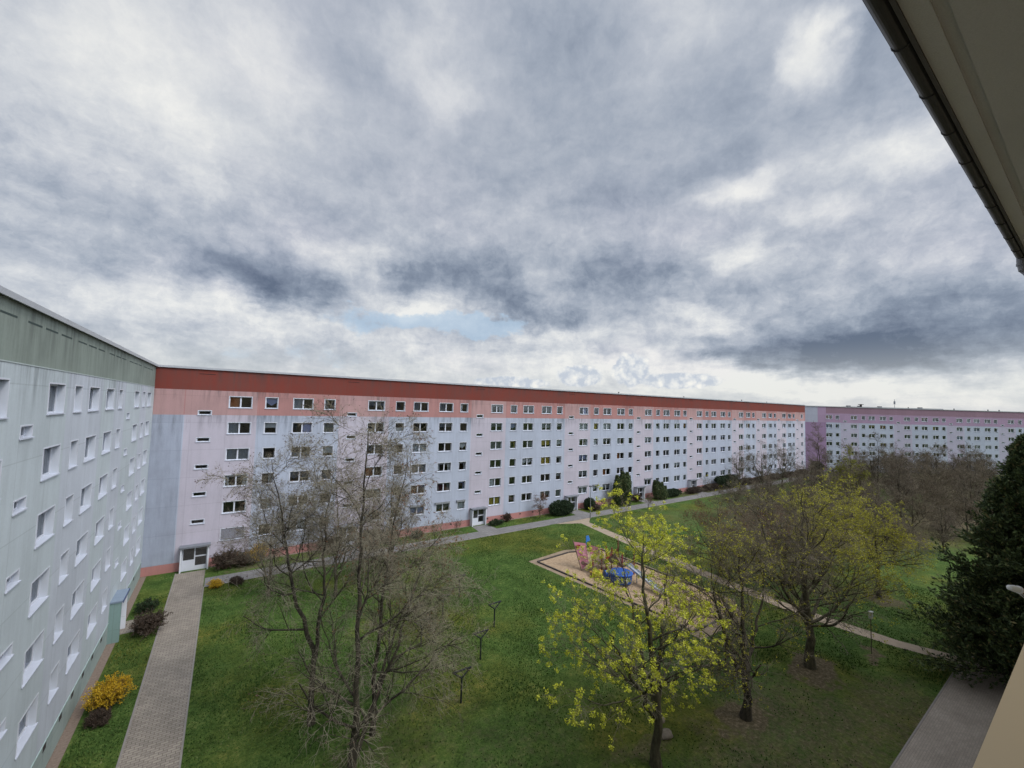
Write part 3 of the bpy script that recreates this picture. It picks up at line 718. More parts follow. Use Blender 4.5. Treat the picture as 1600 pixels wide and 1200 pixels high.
strip('path', [(-1, 4.5), (70, 4.5)], [(-1, 6.78), (70, 6.78)], M_pave2, .005)
kerb([(-.9, 6.82), (43.8, 6.82)])
strip('gravel', [(-6.085, 2), (-6.085, 40.8)], [(-5.62, 2), (-5.62, 40.8)], M_gravel); strip('gravel', [(-6.085, 44.0), (-6.085, 53.7)], [(-5.62, 44.0), (-5.62, 53.7)], M_gravel)
strip('gravel', [(-.6, 53.35), (140, 53.35)], [(-.6, 53.765), (140, 53.765)], M_gravel, .005)
# play sand with timber edging and a sandy worn rim
sand = [(29.75, 37.4), (35.0, 37.9), (39.2, 36.5), (39.4, 21.5), (36.8, 19.2), (31.2, 19.4), (31.4, 22.1)]
def sb(t, b):
    o = t.new('ShaderNodeTexCoord').outputs['Object']; n = t.noise(o, 3.5, 6, .7); g = t.noise(o, 30., 3)
    t.put(b.inputs['Base Color'], t.ramp(t.math('ADD', t.math('MULTIPLY', n, .7), t.math('MULTIPLY', g, .3)), [(.35, (.21, .145, .085)), (.52, (.36, .26, .165)), (.68, (.46, .35, .235))])); bump(t, b, n, .8, .06)
M_sand = mat('play_sand', build=sb, rough=.97)
sheet('sand', sand, M_sand, .012)
cx, cy = 34.6, 28.6
rim = [(x+(x-cx)/math.hypot(x-cx, y-cy)*1.0, y+(y-cy)/math.hypot(x-cx, y-cy)*1.0) for x, y in sand]; rim[0] = (29.0, 38.1)
sheet('sandy_rim', rim, simple('rim_sandy', (.25, .19, .13), .95, .5, 1.6), .004)
b = MB(); M_timber = simple('edging_timber', (.07, .06, .055), .9, .4, 5)
for a, c in zip(sand, sand[1:]+sand[:1]):
    d = Vector(c)-Vector(a); n_ = Vector((-d.y, d.x)).normalized()*.07; a, c = Vector(a), Vector(c); e = d.normalized()*.07
    b.prism([tuple(a-n_), tuple(c-n_-e*2), tuple(c+n_-e*2), tuple(a+n_)], .0, .14)
tag(b.build('sandpit_edging', [M_timber]), 'dark low timber edging running round the play sand', 'edging')

# short grass that breaks the lawn surface in the near part of the yard
def inpoly(x, y, poly):
    r = np.zeros(len(x), bool); n = len(poly)
    for i in range(n):
        x1, y1 = poly[i]; x2, y2 = poly[(i+1) % n]
        c = ((y1 > y) != (y2 > y)) & (x < (x2-x1)*(y-y1)/(y2-y1+1e-9)+x1); r ^= c
    return r
def tufts():
    g = np.random.default_rng(2); N = 300000
    x = g.uniform(-5.5, 60, N*2); y = g.uniform(6.9, 53.2, N*2)
    dens = np.clip(1.5-np.hypot(x, y)/60, .25, 1); keep = g.random(N*2) < dens*.62
    keep &= ~((x > -3.45) & (x < -.85)); keep &= ~((y > 48.1) & (y < 50.65)); keep &= ~inpoly(x, y, rim)
    keep &= ~((x < -3.3) & (y > 41.6) & (y < 43.95)); keep &= ~(inpoly(x, y, [(41.4, 48.3), (45.4, 46.6), (43.6, 35), (42.3, 21.6), (42.0, 15.9), (42.8, 10), (44., 6.6), (45.4, 6.6), (44.2, 10), (43.5, 16.6), (43.9, 22.8), (45.1, 32.5), (46.9, 46.4), (49.1, 48.3)]))
    for s in ST[1:4]: keep &= ~((np.abs(x-s) < 1.6) & (y > 50))
    keep &= ~((x < 0) & (y > 50) & (x > -3.5))
    for dx_, dy_, rx, ry, s in DIRT: keep &= ~((np.hypot((x-dx_)/rx, (y-dy_)/ry) < .8) & (g.random(len(x)) < s*1.6))
    x, y = x[keep], y[keep]; n = len(x)
    a = g.uniform(0, 2*PI, n); w = g.uniform(.015, .05, n); h = g.uniform(.03, .10, n)*(1+.6*np.sin(x*.9)*np.sin(y*.7)); l = g.uniform(-.05, .05, (n, 2))
    v = np.zeros((n, 3, 3)); v[:, 0, 0] = x-np.cos(a)*w; v[:, 0, 1] = y-np.sin(a)*w; v[:, 1, 0] = x+np.cos(a)*w; v[:, 1, 1] = y+np.sin(a)*w
    v[:, 2, 0] = x+l[:, 0]; v[:, 2, 1] = y+l[:, 1]; v[:, 2, 2] = h
    def gb(t, b):
        r = t.new('ShaderNodeNewGeometry').outputs['Random Per Island']; o = t.new('ShaderNodeTexCoord').outputs['Object']
        c = t.ramp(t.math('ADD', t.math('MULTIPLY', r, .6), t.math('MULTIPLY', t.noise(o, .3, 4), .5)), [(.1, (.026, .052, .012)), (.45, (.044, .092, .020)), (.75, (.075, .13, .030)), (.95, (.17, .17, .08))])
        t.put(b.inputs['Base Color'], c)
    me = np_mesh('grass', v.reshape(-1, 3), np.arange(n*3).reshape(-1, 3), mat('grass_blades', build=gb, rough=.8, spec=.15))
    tag(link('grass', me), 'short green grass tufts over the lawn of the yard', 'grass', kind='stuff')
tufts()

# ================================================================== FURNITURE
M_rack = simple('rack_steel', (.018, .021, .024), .6, .3, 8)
def rack():
    t = thing('laundry_post', 'x', 'laundry post', group='laundry posts on the lawn')
    p = MB(); p.tube([(0, 0, 0), (0, 0, 1.42)], .055, 10); p.build('post', [M_rack], t)
    h = MB(); h.tube([(-.60, 0, 1.86), (.60, 0, 1.86)], .05, 8); h.tube([(0, 0, 1.40), (-.56, 0, 1.86)], .045, 8); h.tube([(0, 0, 1.40), (.56, 0, 1.86)], .045, 8)
    h.build('triangle_head', [M_rack], t)
    k = MB()
    for x in (-.5, -.17, .17, .5): k.tube([(x, 0, 1.88), (x, 0, 1.93), (x+.03, 0, 1.95)], .009, 6)
    k.build('hook', [M_rack], t); return t
def copy_tree(o, parent=None):
    c = o.copy(); COL.objects.link(c); c.parent = parent
    for ch in [q for q in bpy.data.objects if q.parent == o]: copy_tree(ch, c)
    return c
r0 = rack(); R_ = [(12.2, 22.2, 'dark steel laundry post nearest the window, lowest of the row on the lawn'), (15.25, 25.2, 'dark steel laundry post in the middle of the row of three clear of the branches'),
 (18.28, 28.26, 'dark steel laundry post nearest to the sandpit, farthest of the three clear of the branches'), (12.4, 28.8, 'dark laundry post most hidden in the bare twigs, only its lower pole showing'),
 (15.35, 31.5, 'dark laundry post behind bare twigs, between the hidden pole and the farthest post'), (18.35, 34.4, 'dark laundry post farthest from the window, behind the reddish twig tips')]
R_objs = []
for i, (x, y, lab) in enumerate(R_):
    o = r0 if i == 0 else copy_tree(r0); R_objs.append((o, x, y, lab, i))
for o, x, y, lab, i in R_objs:
    o.location = (x, y, 0); o['label'] = lab; o.rotation_euler = (0, 0, .03*(i % 3-1))
# street lamp by the path fork
t = thing('street_lamp', 'slim grey street lamp standing at the fork of the paved paths before the round hedge', 'street lamp', (48.75, 48.0, 0))
b = MB(); b.tube([(0, 0, 0), (0, 0, .9), (0, 0, .92), (0, 0, 4.9)], [.085, .085, .055, .045], 10); b.build('pole', [simple('lamp_pole', (.20, .20, .19), .5, .2)], t)
b = MB(); b.tube([(0, 0, 4.88), (0, 0, 5.0)], [.05, .12], 10); b.tube([(0, 0, 5.0), (0, 0, 5.12), (0, 0, 5.2)], [.30, .30, .08], 14); b.build('lamp_head', [simple('lamp_head', (.12, .12, .13), .4, .2)], t)
# nest box on a stake
t = thing('sapling_stake', 'thin stake with a small white box on top, beside the sandy path', 'stake', (39.97, 10.65, 0))
b = MB(); b.tube([(0, 0, 0), (.02, .02, 2.9)], .028, 8); b.build('post', [simple('stake_wood', (.12, .10, .07), .8, .3)], t)
b = MB(); b.box(-.13, .13, -.10, .10, 2.55, 3.0); b.prism([(-.16, -.13), (.16, -.13), (.16, .13), (-.16, .13)], 3.0, 3.04); b.build('box', [simple('box_white', (.55, .56, .55), .6, .1)], t)
# boulder by the maple foot
rg = np.random.default_rng(5)
def boulder(x, y, r, lab):
    n, m = 14, 9; v = []; f = []
    for i in range(m):
        ph = PI*i/(m-1)
        for j in range(n):
            th = 2*PI*j/n; k = r*(1+.22*sin(3*th+x)*sin(2*ph)+.12*rg.standard_normal()*sin(ph))
            v.append((k*1.3*sin(ph)*cos(th), k*sin(ph)*sin(th), .6*k*cos(ph)))
    for i in range(m-1):
        for j in range(n): f.append((i*n+j, (i+1)*n+j, (i+1)*n+(j+1) % n, i*n+(j+1) % n))
    o = link('boulder', np_mesh('boulder', v, f, simple('stone_pale', (.20, .17, .13), .9, .4, 4), smooth=True)); o.location = (x, y, .1*r); tag(o, lab, 'boulder')
boulder(20.35, 14.2, .33, 'larger pale boulder lying behind the trunk of the yellow-budding maple'); boulder(21.0, 15.0, .22, 'smaller pale boulder behind the larger one near the maple trunk')

# ---- play structure
def cm_(name, c, v=.12): return simple(name, c, .55, v, 4)
M_pink = cm_('play_pink', (.34, .125, .155)); M_blue = cm_('play_blue', (.02, .08, .30)); M_red = cm_('play_red', (.22, .02, .025)); M_yel = cm_('play_yellow', (.45, .28, .05))
M_wood = simple('play_wood', (.15, .10, .07), .85, .35, 5); M_steel = simple('play_steel', (.52, .55, .60), .35, .1, metal=.5); M_wht = cm_('play_white', (.6, .62, .64)); M_ltb = cm_('play_light_blue', (.05, .20, .55))
pl = thing('play_ship', 'ship shaped climbing frame with pink bow, blue drum and red posts in the play sand', 'play structure', (34.4, 31., 0), rad(0))
def side(mb, pts, th, mi=0):      # upright panel given by 3D polygon, thickened
    P = [Vector(p) for p in pts]; n_ = (P[1]-P[0]).cross(P[2]-P[0]).normalized()*th
    a = [tuple(p) for p in P]; c = [tuple(p+n_) for p in P]; mb.poly(a, mi); mb.poly(c[::-1], mi)
    for i in range(len(a)): j = (i+1) % len(a); mb.quad(a[i], c[i], c[j], a[j], mi)
bow = Vector((-2.25, 2.0, 0))
b = MB(); side(b, [(-1.95, 2.0, .15), (-2.0, 3.35, 2.7), (-.75, 2.75, 2.5), (-1.25, 1.75, .75)], .05)
b.build('hull_panel', [M_pink], pl)
b = MB(); side(b, [(-.05, 2.9, 2.2), (1.15, 2.5, 1.75), (1.15, 2.4, .95), (-.05, 2.7, 1.2)], .05); b.build('hull_panel', [M_pink], pl)
b = MB(); b.tube([(-2.05, 2.0, 0), (-2.12, 3.4, 2.95)], .05, 8); b.build('bow_post', [M_wood], pl)
b = MB(); b.tube([(-1.68, 2.2, .72), (-1.74, 2.12, .74)], .20, 14); b.build('porthole', [M_wood], pl)
b = MB(); b.box(-1.95, -1.45, 2.9, 3.05, 2.1, 2.4); b.build('red_block', [M_red], pl)
b = MB(); b.tube([(-.7, 2.75, 1.5), (-.7, 2.75, 3.3)], .03, 8); side(b, [(-.7, 2.75, 2.6), (-.1, 2.75, 2.75), (-.35, 2.75, 3.3), (-.7, 2.75, 3.3)], .03); b.build('flag', [M_ltb], pl)
b = MB(); b.box(-1.7, .9, .7, 1.9, .78, .84); b.box(.2, 2.2, -1.6, .7, 1.1, 1.16); b.build('deck', [M_wood], pl)
for x, y, h in [(-1.6, .8, 1.7), (.85, 1.85, 1.9), (-.35, .75, 1.9), (.25, -1.55, 2.6), (2.15, -1.55, 2.6), (2.15, .65, 2.9), (.25, .65, 2.6), (1.2, .7, 2.3)]:
    b = MB(); b.tube([(x, y, 0), (x, y, h)], .065, 8); b.build('post', [M_red], pl)
b = MB(); side(b, [(.3, .66, 1.2), (1.3, .66, 1.2), (1.3, .66, 1.8), (.3, .66, 1.8)], .04)
for k in range(6): b.tube([(1.35+.14*k, .68, 1.2), (1.35+.14*k, .68, 2.0)], .02, 6)
b.tube([(1.3, .68, 2.0), (2.15, .68, 2.0)], .025, 6); b.build('railing', [M_red], pl)
b = MB(); side(b, [(.22, -1.6, 1.15), (.22, .6, 1.15), (.22, -.5, 2.3)], .05); b.build('gable', [M_wood], pl)
# drum with outlined figures
b = MB(); c0 = Vector((-.75, -2.3, .62)); 
b.tube([tuple(c0+Vector((-.0, 0, -.45))), tuple(c0+Vector((0, 0, .45))), tuple(c0+Vector((0, 0, .451))), tuple(c0+Vector((0, 0, .55)))], [1.0, 1.12, 1.18, .95], 26)
dr = b.build('climbing_drum', [M_blue], pl)
b = MB(); b.tube([(-1.7, -.95, .55), (-1.3, -1.1, .55)], .42, 18); b.build('tunnel', [M_blue], pl)
for k, ch in enumerate('816'):
    cu_ = bpy.data.curves.new('figures', 'FONT'); cu_.body = ch; cu_.size = .72; cu_.extrude = .012; cu_.align_x = 'CENTER'
    tmp = bpy.data.objects.new('tmp', cu_); COL.objects.link(tmp); dg = bpy.context.evaluated_depsgraph_get(); me = bpy.data.meshes.new_from_object(tmp.evaluated_get(dg))
    bpy.data.objects.remove(tmp); me.materials.clear(); me.materials.append(M_wht)
    an = rad(228+(k-1)*23); o = link('figures', me, dr); o.location = (c0.x+1.10*cos(an), c0.y+1.10*sin(an), .38); o.rotation_euler = (rad(90), 0, an+rad(90))
b = MB(); b.box(-2.2, -.9, -.5, .6, .02, .42); b.box(-2.25, -.85, -.55, .65, .42, .47); b.build('yellow_bench', [M_yel], pl)
b = MB(); b.tube([(-2.5, .3, 0), (-1.7, .5, .95)], .07, 8); b.tube([(-2.0, -.4, 0), (-1.35, .3, .9)], .06, 8); b.build('climbing_log', [M_wood], pl)
# steel slide
sl_ = MB(); A0 = Vector((.75, -1.6, 1.45)); A1 = Vector((.45, -5.6, .40)); A2 = Vector((.4, -6.6, .33)); wv_ = Vector((.30, 0, 0)); up = Vector((0, 0, .2))
for p, q in ((A0, A1), (A1, A2)):
    sl_.quad(*[tuple(v) for v in (p-wv_, q-wv_, q+wv_, p+wv_)])
    for sg in (-1, 1): side(sl_, [tuple(v) for v in (p+wv_*sg, q+wv_*sg, q+wv_*sg+up, p+wv_*sg+up)], .02)
so_ = sl_.build('slide', [M_steel], pl)
for y, z in ((-5.0, .48), (-3.2, .95)): b = MB(); b.tube([(.55, y, 0), (.55, y, z)], .05, 8); b.build('slide_leg', [M_steel], so_)
lg = thing('log_pile', 'crossed weathered balance logs lying in the near corner of the play sand', 'balance logs', (34.5, 21.6, 0))
for a, c, r in [((-1.2, -.8, .2), (1.3, .7, .75), .09), ((-.9, .9, .15), (1.1, -.8, .7), .09), ((-.2, -1.3, .3), (-.1, 1.2, .3), .08), ((.9, -1.4, .0), (1., 1.4, .9), .07)]:
    b = MB(); b.tube([a, c], r, 10); b.build('log', [M_wood], lg)

# ================================================================== VEGETATION
def norm(a): return a/np.maximum(np.linalg.norm(a, axis=-1, keepdims=True), 1e-9)
def grow(g, st, dr, ln, r0, nseg, wob, up, r1=.35):
    """batch of limbs: st,dr (N,3), ln,r0 (N,) -> pts (N,nseg+1,3), rad (N,nseg+1)"""
    N = len(st); P = np.zeros((N, nseg+1, 3)); P[:, 0] = st; d = norm(dr); step = (ln/nseg)[:, None]
    for k in range(nseg):
        d = norm(d+g.normal(0, wob, (N, 3))+np.array([0, 0, up])); P[:, k+1] = P[:, k]+d*step
    t = np.linspace(0, 1, nseg+1)[None, :]
    return P, r0[:, None]*(1-(1-r1)*t)
def kids(g, P, R, k, t0, t1, ang, lratio, ln, rr=.6, flat=0., prof=.35, rmin=.003, lmin=.0):
    """k children on every limb"""
    N, m, _ = P.shape; t = np.sort(g.uniform(t0, t1, (N, k)), 1); x = t*(m-1); i = np.minimum(x.astype(int), m-2); f = (x-i)[..., None]
    n = np.arange(N)[:, None]; A_, B_ = P[n, i], P[n, i+1]; st = A_*(1-f)+B_*f; ax = norm(B_-A_)
    rad_ = R[n, i]*(1-f[..., 0])+R[n, i+1]*f[..., 0]
    rnd = g.normal(0, 1, (N, k, 3)); rnd[..., 2] *= (1-flat); pe = norm(rnd-(rnd*ax).sum(-1, keepdims=True)*ax)
    a = g.normal(ang, .16, (N, k))[..., None]; d = ax*np.cos(a)+pe*np.sin(a)
    L_ = ln[:, None]*lratio*(1-prof*t)*g.uniform(.65, 1.2, (N, k))+lmin
    return st.reshape(-1, 3), d.reshape(-1, 3), L_.ravel(), np.maximum(rad_*rr, rmin).ravel()
def tubes(P, R, ns):
    N, m, _ = P.shape; T_ = np.zeros_like(P); T_[:, 1:-1] = P[:, 2:]-P[:, :-2]; T_[:, 0] = P[:, 1]-P[:, 0]; T_[:, -1] = P[:, -1]-P[:, -2]; T_ = norm(T_)
    ref = np.where(np.abs(T_[:, :1, 2:3]) < .85, np.array([[[0, 0, 1.]]]), np.array([[[1., 0, 0]]])); ref = np.broadcast_to(ref, T_.shape)
    a = norm(np.cross(T_, ref)); b = np.cross(T_, a); th = np.arange(ns)*2*PI/ns
    V_ = P[:, :, None]+(a[:, :, None]*np.cos(th)[None, None, :, None]+b[:, :, None]*np.sin(th)[None, None, :, None])*R[:, :, None, None]
    idx = np.arange(N*m*ns).reshape(N, m, ns); q0 = idx[:, :-1]; q1 = idx[:, 1:]; F_ = np.stack([q0, q1, np.roll(q1, -1, 2), np.roll(q0, -1, 2)], -1)
    return V_.reshape(-1, 3), F_.reshape(-1, 4)
def leaves(g, C, n, spread, size, asp=1., dirs=None, curl=0):
    """n small quads round each centre"""
    c = np.repeat(C, n, 0); N = len(c); off = g.normal(0, 1, (N, 3)); off = norm(off)*(g.random((N, 1))**.5)*spread; c = c+off
    a = norm(g.normal(0, 1, (N, 3)) if dirs is None else np.repeat(dirs, n, 0)+g.normal(0, .45, (N, 3))); b = norm(np.cross(a, g.normal(0, 1, (N, 3))))
    s = size*g.uniform(.6, 1.35, (N, 1)); a = a*s*asp; b = b*s
    V_ = np.stack([c-a-b*.35, c-a*.1+b*-.9, c+a+b*.1, c-a*.1+b*.9], 1)
    return V_.reshape(-1, 3), np.arange(N*4).reshape(-1, 4)
def join(parts, mats):
    vs, fs, ms = [], [], []; o = 0
    for (v, f), mi in parts:
        vs.append(v); fs.append(f+o); ms.append(np.full(len(f), mi)); o += len(v)
    return np.concatenate(vs), np.concatenate(fs), mats, np.concatenate(ms)
def leafmat(name, stops, trans=.35, rough=.6):
    def bd(t, b):
        g = t.new('ShaderNodeNewGeometry'); r = g.outputs['Random Per Island']
        c = t.ramp(r, stops); t.put(b.inputs['Base Color'], c)
        tl = t.new('ShaderNodeBsdfTranslucent'); t.put(tl.inputs[0], c); mx = t.new('ShaderNodeMixShader'); mx.inputs[0].default_value = trans
        t.l.new(b.outputs[0], mx.inputs[1]); t.l.new(tl.outputs[0], mx.inputs[2]); t.l.new(mx.outputs[0], t.n['Material Output'].inputs[0])
    return mat(name, build=bd, rough=rough, spec=.2)
def barkmat(name, c1, c2):
    def bd(t, b):
        o = t.new('ShaderNodeTexCoord').outputs['Object']; n = t.noise(t.vmath('MULTIPLY', o, (1., 1., .25)), 9., 5, .65); l = t.noise(o, 1.1, 4)
        t.put(b.inputs['Base Color'], t.mix(t.maprange(t.math('ADD', t.math('MULTIPLY', n, .6), t.math('MULTIPLY', l, .4)), .35, .65), c1, c2)); bump(t, b, n, .6, .02)
    return mat(name, build=bd, rough=.9, spec=.15)
B_dark = barkmat('bark_dark', (.026, .022, .018), (.080, .070, .050))
B_mid = barkmat('bark_olive', (.045, .040, .026), (.115, .105, .068))
B_twig = barkmat('twig_greenish', (.16, .14, .10), (.33, .30, .215))
B_twigr = barkmat('twig_reddish', (.085, .055, .040), (.20, .14, .095))
B_twigg = barkmat('twig_greybrown', (.10, .085, .062), (.24, .205, .15))
B_twigo = barkmat('twig_olive', (.11, .092, .062), (.25, .21, .145))
F_bud = leafmat('buds_russet', [(0, (.10, .045, .025)), (.6, (.20, .09, .045)), (1, (.34, .17, .08))])
F_buddark = leafmat('buds_dark', [(0, (.045, .032, .024)), (1, (.13, .085, .062))], .1)
F_yg = leafmat('flowers_yellow_green', [(0, (.34, .37, .03)), (.5, (.56, .58, .05)), (1, (.76, .75, .11))])
F_ol = leafmat('leaves_olive', [(0, (.20, .20, .022)), (.5, (.40, .39, .04)), (1, (.60, .56, .08))])
F_ol2 = leafmat('leaves_moss', [(0, (.10, .11, .02)), (.5, (.20, .21, .03)), (1, (.34, .33, .05))])
F_for = leafmat('flowers_yellow', [(0, (.40, .24, .012)), (.6, (.66, .44, .03)), (1, (.80, .58, .06))])
F_con = leafmat('needles_dark', [(0, (.030, .045, .020)), (.6, (.080, .115, .048)), (.9, (.14, .18, .065)), (1, (.24, .19, .09))], .1, .6)
F_hed = leafmat('leaves_dark_green', [(0, (.010, .019, .010)), (.7, (.028, .050, .022)), (1, (.06, .095, .035))], .12)
F_cone = leafmat('cones_rust', [(0, (.12, .05, .03)), (1, (.22, .11, .06))], .1)
F_brs = leafmat('twigs_brown', [(0, (.032, .024, .018)), (1, (.095, .068, .050))], .1)

def leaning(g, root, trunk_pts, trunk_r, h):
    pass
def tree_data(seed, stems, limb_len, k1=14, k2=9, k3=8, k4=5, twig=B_twig, bark=B_dark, leaf=None, nl=0, lspread=.1, lsize=.035, leaf_frac=1., up=.05, droop=0., ang1=.95, t0=.3, ltop=None, tw=.006, lat=None):
    """stems: list of (points, base radius). Returns trunk mesh data and crown mesh data"""
    g = np.random.default_rng(seed); tp = []; cp = []
    for si, (pts, r) in enumerate(stems):
        pts = np.array(pts, float); n = 15; tt = np.linspace(0, 1, n)*(len(pts)-1); i = np.minimum(tt.astype(int), len(pts)-2); f = (tt-i)[:, None]
        P = pts[i]*(1-f)+pts[i+1]*f; P[1:] += g.normal(0, .055, (n-1, 3)); P = P[None]; H = np.linalg.norm(np.diff(P[0], axis=0), axis=1).sum()
        R = (r*(1-.93*np.linspace(0, 1, n)**.85))[None]; R[0, 0] *= 1.35
        tp.append((tubes(P, R, 9), 0))
        s, d, l, rr = kids(g, P, R, k1, t0 if si == 0 else .12, .97, ang1, 1., np.array([limb_len]), .5, .2, .55)
        P1, R1 = grow(g, s, d, l, rr, 9, .13, up); tp.append((tubes(P1, R1, 6), 0))
        s, d, l, rr = kids(g, P1, R1, k2, .18, .98, .75, .52, l, .55, .2, .4, .007, .15)
        P2, R2 = grow(g, s, d, l, rr, 6, .15, up*.6-droop*.5); cp.append((tubes(P2, R2, 4), 0))
        s, d, l, rr = kids(g, P2, R2, k3, .15, 1., .70, .50, l, .6, .1, .3, tw, .12)
        P3, R3 = grow(g, s, d, l, rr, 4, .18, up*.3-droop); cp.append((tubes(P3, R3, 3), 1))
        tips = P3[:, -1]; sd3 = P3[:, 2]; dd = norm(P3[:, -1]-P3[:, -2])
        if k4:
            s, d, l, rr = kids(g, P3, R3, k4, .2, 1., .6, .5, l, .7, .0, .3, tw*.7, .08)
            P4, R4 = grow(g, s, d, l, rr, 3, .2, -droop*1.3); cp.append((tubes(P4, R4, 3), 1)); tips = np.concatenate([tips, P4[:, -1]]); dd = np.concatenate([dd, norm(P4[:, -1]-P4[:, -2])])
        if leaf is not None and nl:
            w = np.ones(len(tips), bool) if lat is None else lat(tips, g)
            sel = w & (g.random(len(tips)) < leaf_frac)
            if sel.any(): cp.append((leaves(g, tips[sel], nl, lspread, lsize), 2))
    mats = [bark, twig, leaf or twig]
    v, f, m, mi = join(tp, [bark]); tm = np_mesh('trunk', v, f, [bark], None, True)
    v, f, m, mi = join(cp, mats); cmesh = np_mesh('crown', v, f, mats, mi)
    return tm, cmesh
def tree(name, label, data, loc, rotz=0, sc=1., group=None, cat='tree'):
    t = thing(name, label, cat, loc, rotz, group); t.scale = (sc, sc, sc) if not isinstance(sc, tuple) else sc
    link('trunk', data[0], t); link('crown', data[1], t); return t

# -- tall bare trees in the foreground, left
tree('bare_tree', 'tallest bare tree in the foreground, forking low into two stems, before the long block', tree_data(21, [
    ([(0, 0, 0), (.05, 0, 4.5), (.0, .1, 9), (-.1, .1, 13), (.05, 0, 16.3)], .17),
    ([(.1, 0, .6), (.9, .1, 2.6), (2.1, .3, 5.0), (3.0, .5, 7.4), (3.6, .6, 9.4)], .13)], 5.8, 20, 11, 7, 4, leaf=F_buddark, nl=3, lspread=.05, lsize=.022, leaf_frac=.35, up=.03, droop=.08, t0=.10, ang1=1.05, tw=.0072), (5.75, 20.9, 0))
tree('bare_tree', 'bare tree whose dark trunk leans left, standing nearest the left paved path', tree_data(22, [
    ([(0, 0, 0), (.0, 0, 3.6), (-.9, .2, 6.0), (-1.5, .3, 9), (-2.1, .3, 11.5), (-2.6, .4, 14.2)], .17),
    ([(0, 0, 3.4), (.3, .2, 7.0), (.35, .6, 10.5), (.7, .9, 13.6)], .12)], 5.8, 18, 11, 7, 4, leaf=F_buddark, nl=3, lspread=.05, lsize=.022, leaf_frac=.35, up=.03, droop=.07, t0=.12, ang1=1.08, tw=.0072), (4.65, 25.1, 0))
tree('bare_tree', 'slim bare tree just right of the forked foreground tree, with russet twig tips', tree_data(23, [
    ([(0, 0, 0), (.15, .2, 5), (.5, .2, 9), (1.1, .4, 12), (1.6, .6, 14.8)], .13), ([(0.1, 0.1, 2.2), (1.3, .6, 5.), (3.0, 1.2, 7.5), (4.4, 1.4, 9.6)], .09)], 4.6, 15, 9, 6, 4, leaf=F_bud, nl=6, lspread=.08, lsize=.028, leaf_frac=.12, up=.03, droop=.07, t0=.15, ang1=1.0, tw=.0072), (7.2, 22.6, 0))
D3 = tree_data(33, [([(0, 0, 0), (0, 0, 1.6), (.1, .2, 4.5), (.2, .2, 8.6)], .15), ([(0, 0, 1.2), (1.2, -.2, 3.8), (2.6, -.3, 7.4)], .10), ([(0, 0, 1.3), (-1.2, .3, 3.8), (-2.8, .4, 7.0)], .10)], 3.6, 10, 7, 5, 3, twig=B_twigg, bark=B_mid, leaf=F_buddark, nl=2, lsize=.03, leaf_frac=.04, t0=.2, tw=.011, up=.08, ang1=.8)
D1 = tree_data(31, [([(0, 0, 0), (.1, 0, 2.5), (.0, .2, 5), (.3, .2, 8.4)], .12), ([(0, 0, 1.), (-.8, .3, 3.5), (-1.2, .4, 6.6)], .08)], 3.8, 13, 9, 7, 4, twig=B_twigg, bark=B_mid, leaf=F_bud, nl=4, lsize=.03, leaf_frac=.03, droop=.02, t0=.2)
D2 = tree_data(32, [([(0, 0, 0), (-.1, .1, 2), (.3, .2, 5), (.1, .2, 7.6)], .13), ([(0, 0, .8), (.9, -.2, 3.), (1.7, -.3, 6.)], .09), ([(0, 0, .9), (-.6, .5, 3.), (-1.5, .6, 5.4)], .08)], 4.0, 12, 9, 7, 4, twig=B_twigg, bark=B_mid, leaf=F_buddark, nl=3, lsize=.03, leaf_frac=.04, t0=.2)
tree('bare_tree', 'small bare tree at the lawn edge by the main path, nearest the yellow bush', D1, (3.9, 43.2, 0), .4, 1.1)
tree('bare_tree', 'slim bare tree at the lawn edge of the main path, rightmost of its three', D2, (14.8, 42.6, 0), 1.3, 1.35)
tree('bare_tree', 'bare tree in line with the tallest forked tree, farther back toward the main path', D1, (8.9, 40.2, 0), 2.6, 1.3)

# -- yellow-green maples
mp = tree_data(41, [([(0, 0, 0), (.05, 0, 3.0), (-.2, .2, 6), (-.3, .4, 9), (-.2, .5, 11.5)], .20), ([(0, 0, 2.5), (1.0, .3, 4.6), (1.9, .5, 7.2), (2.4, .7, 9.6)], .12),
    ([(0, 0, 2.3), (-1.3, .1, 4.4), (-2.6, .3, 6.8), (-3.6, .6, 8.4)], .11), ([(0, 0, 2.6), (.3, .8, 5), (.3, 1.6, 8), (.4, 2., 10.4)], .10)], 4.7, 10, 6, 6, 3, twig=B_twig, bark=B_mid, leaf=F_yg, nl=24, lspread=.12, lsize=.031, leaf_frac=.23, up=.07, t0=.18, ang1=1.0)
tree('maple_tree', 'maple covered in bright yellow-green blossom clusters, nearest tree on the right half', mp, (18.3, 13.3, 0), .2, (1.22, 1.22, .97))
m2 = tree_data(42, [([(0, 0, 0), (0, 0, 2.8), (.2, .2, 6), (.0, .4, 9.8)], .24), ([(0, 0, 2.2), (-1.3, .3, 4.4), (-2.2, .3, 7), (-2.7, .4, 9.2)], .15), ([(0, 0, 2.5), (1.2, .2, 3.8), (2.5, .3, 5.8), (3.0, .4, 8.9)], .14)],
    5.0, 13, 9, 8, 4, twig=B_twigg, bark=B_dark, leaf=F_ol, nl=7, lspread=.09, lsize=.027, leaf_frac=.15, up=.06, t0=.2, ang1=1.05, tw=.007)
tree('maple_tree', 'mostly bare maple with a fork of thick dark limbs, right of the blossoming one', m2, (25.4, 12.5, 0), 0., (1.1, 1.1, .98))
g3 = lambda t, g: g.random(len(t)) < np.clip(.10+(t[:, 0]*.55+t[:, 1]*(-.55)+(t[:, 2]-8)*.35)/3.4, .05, 1)
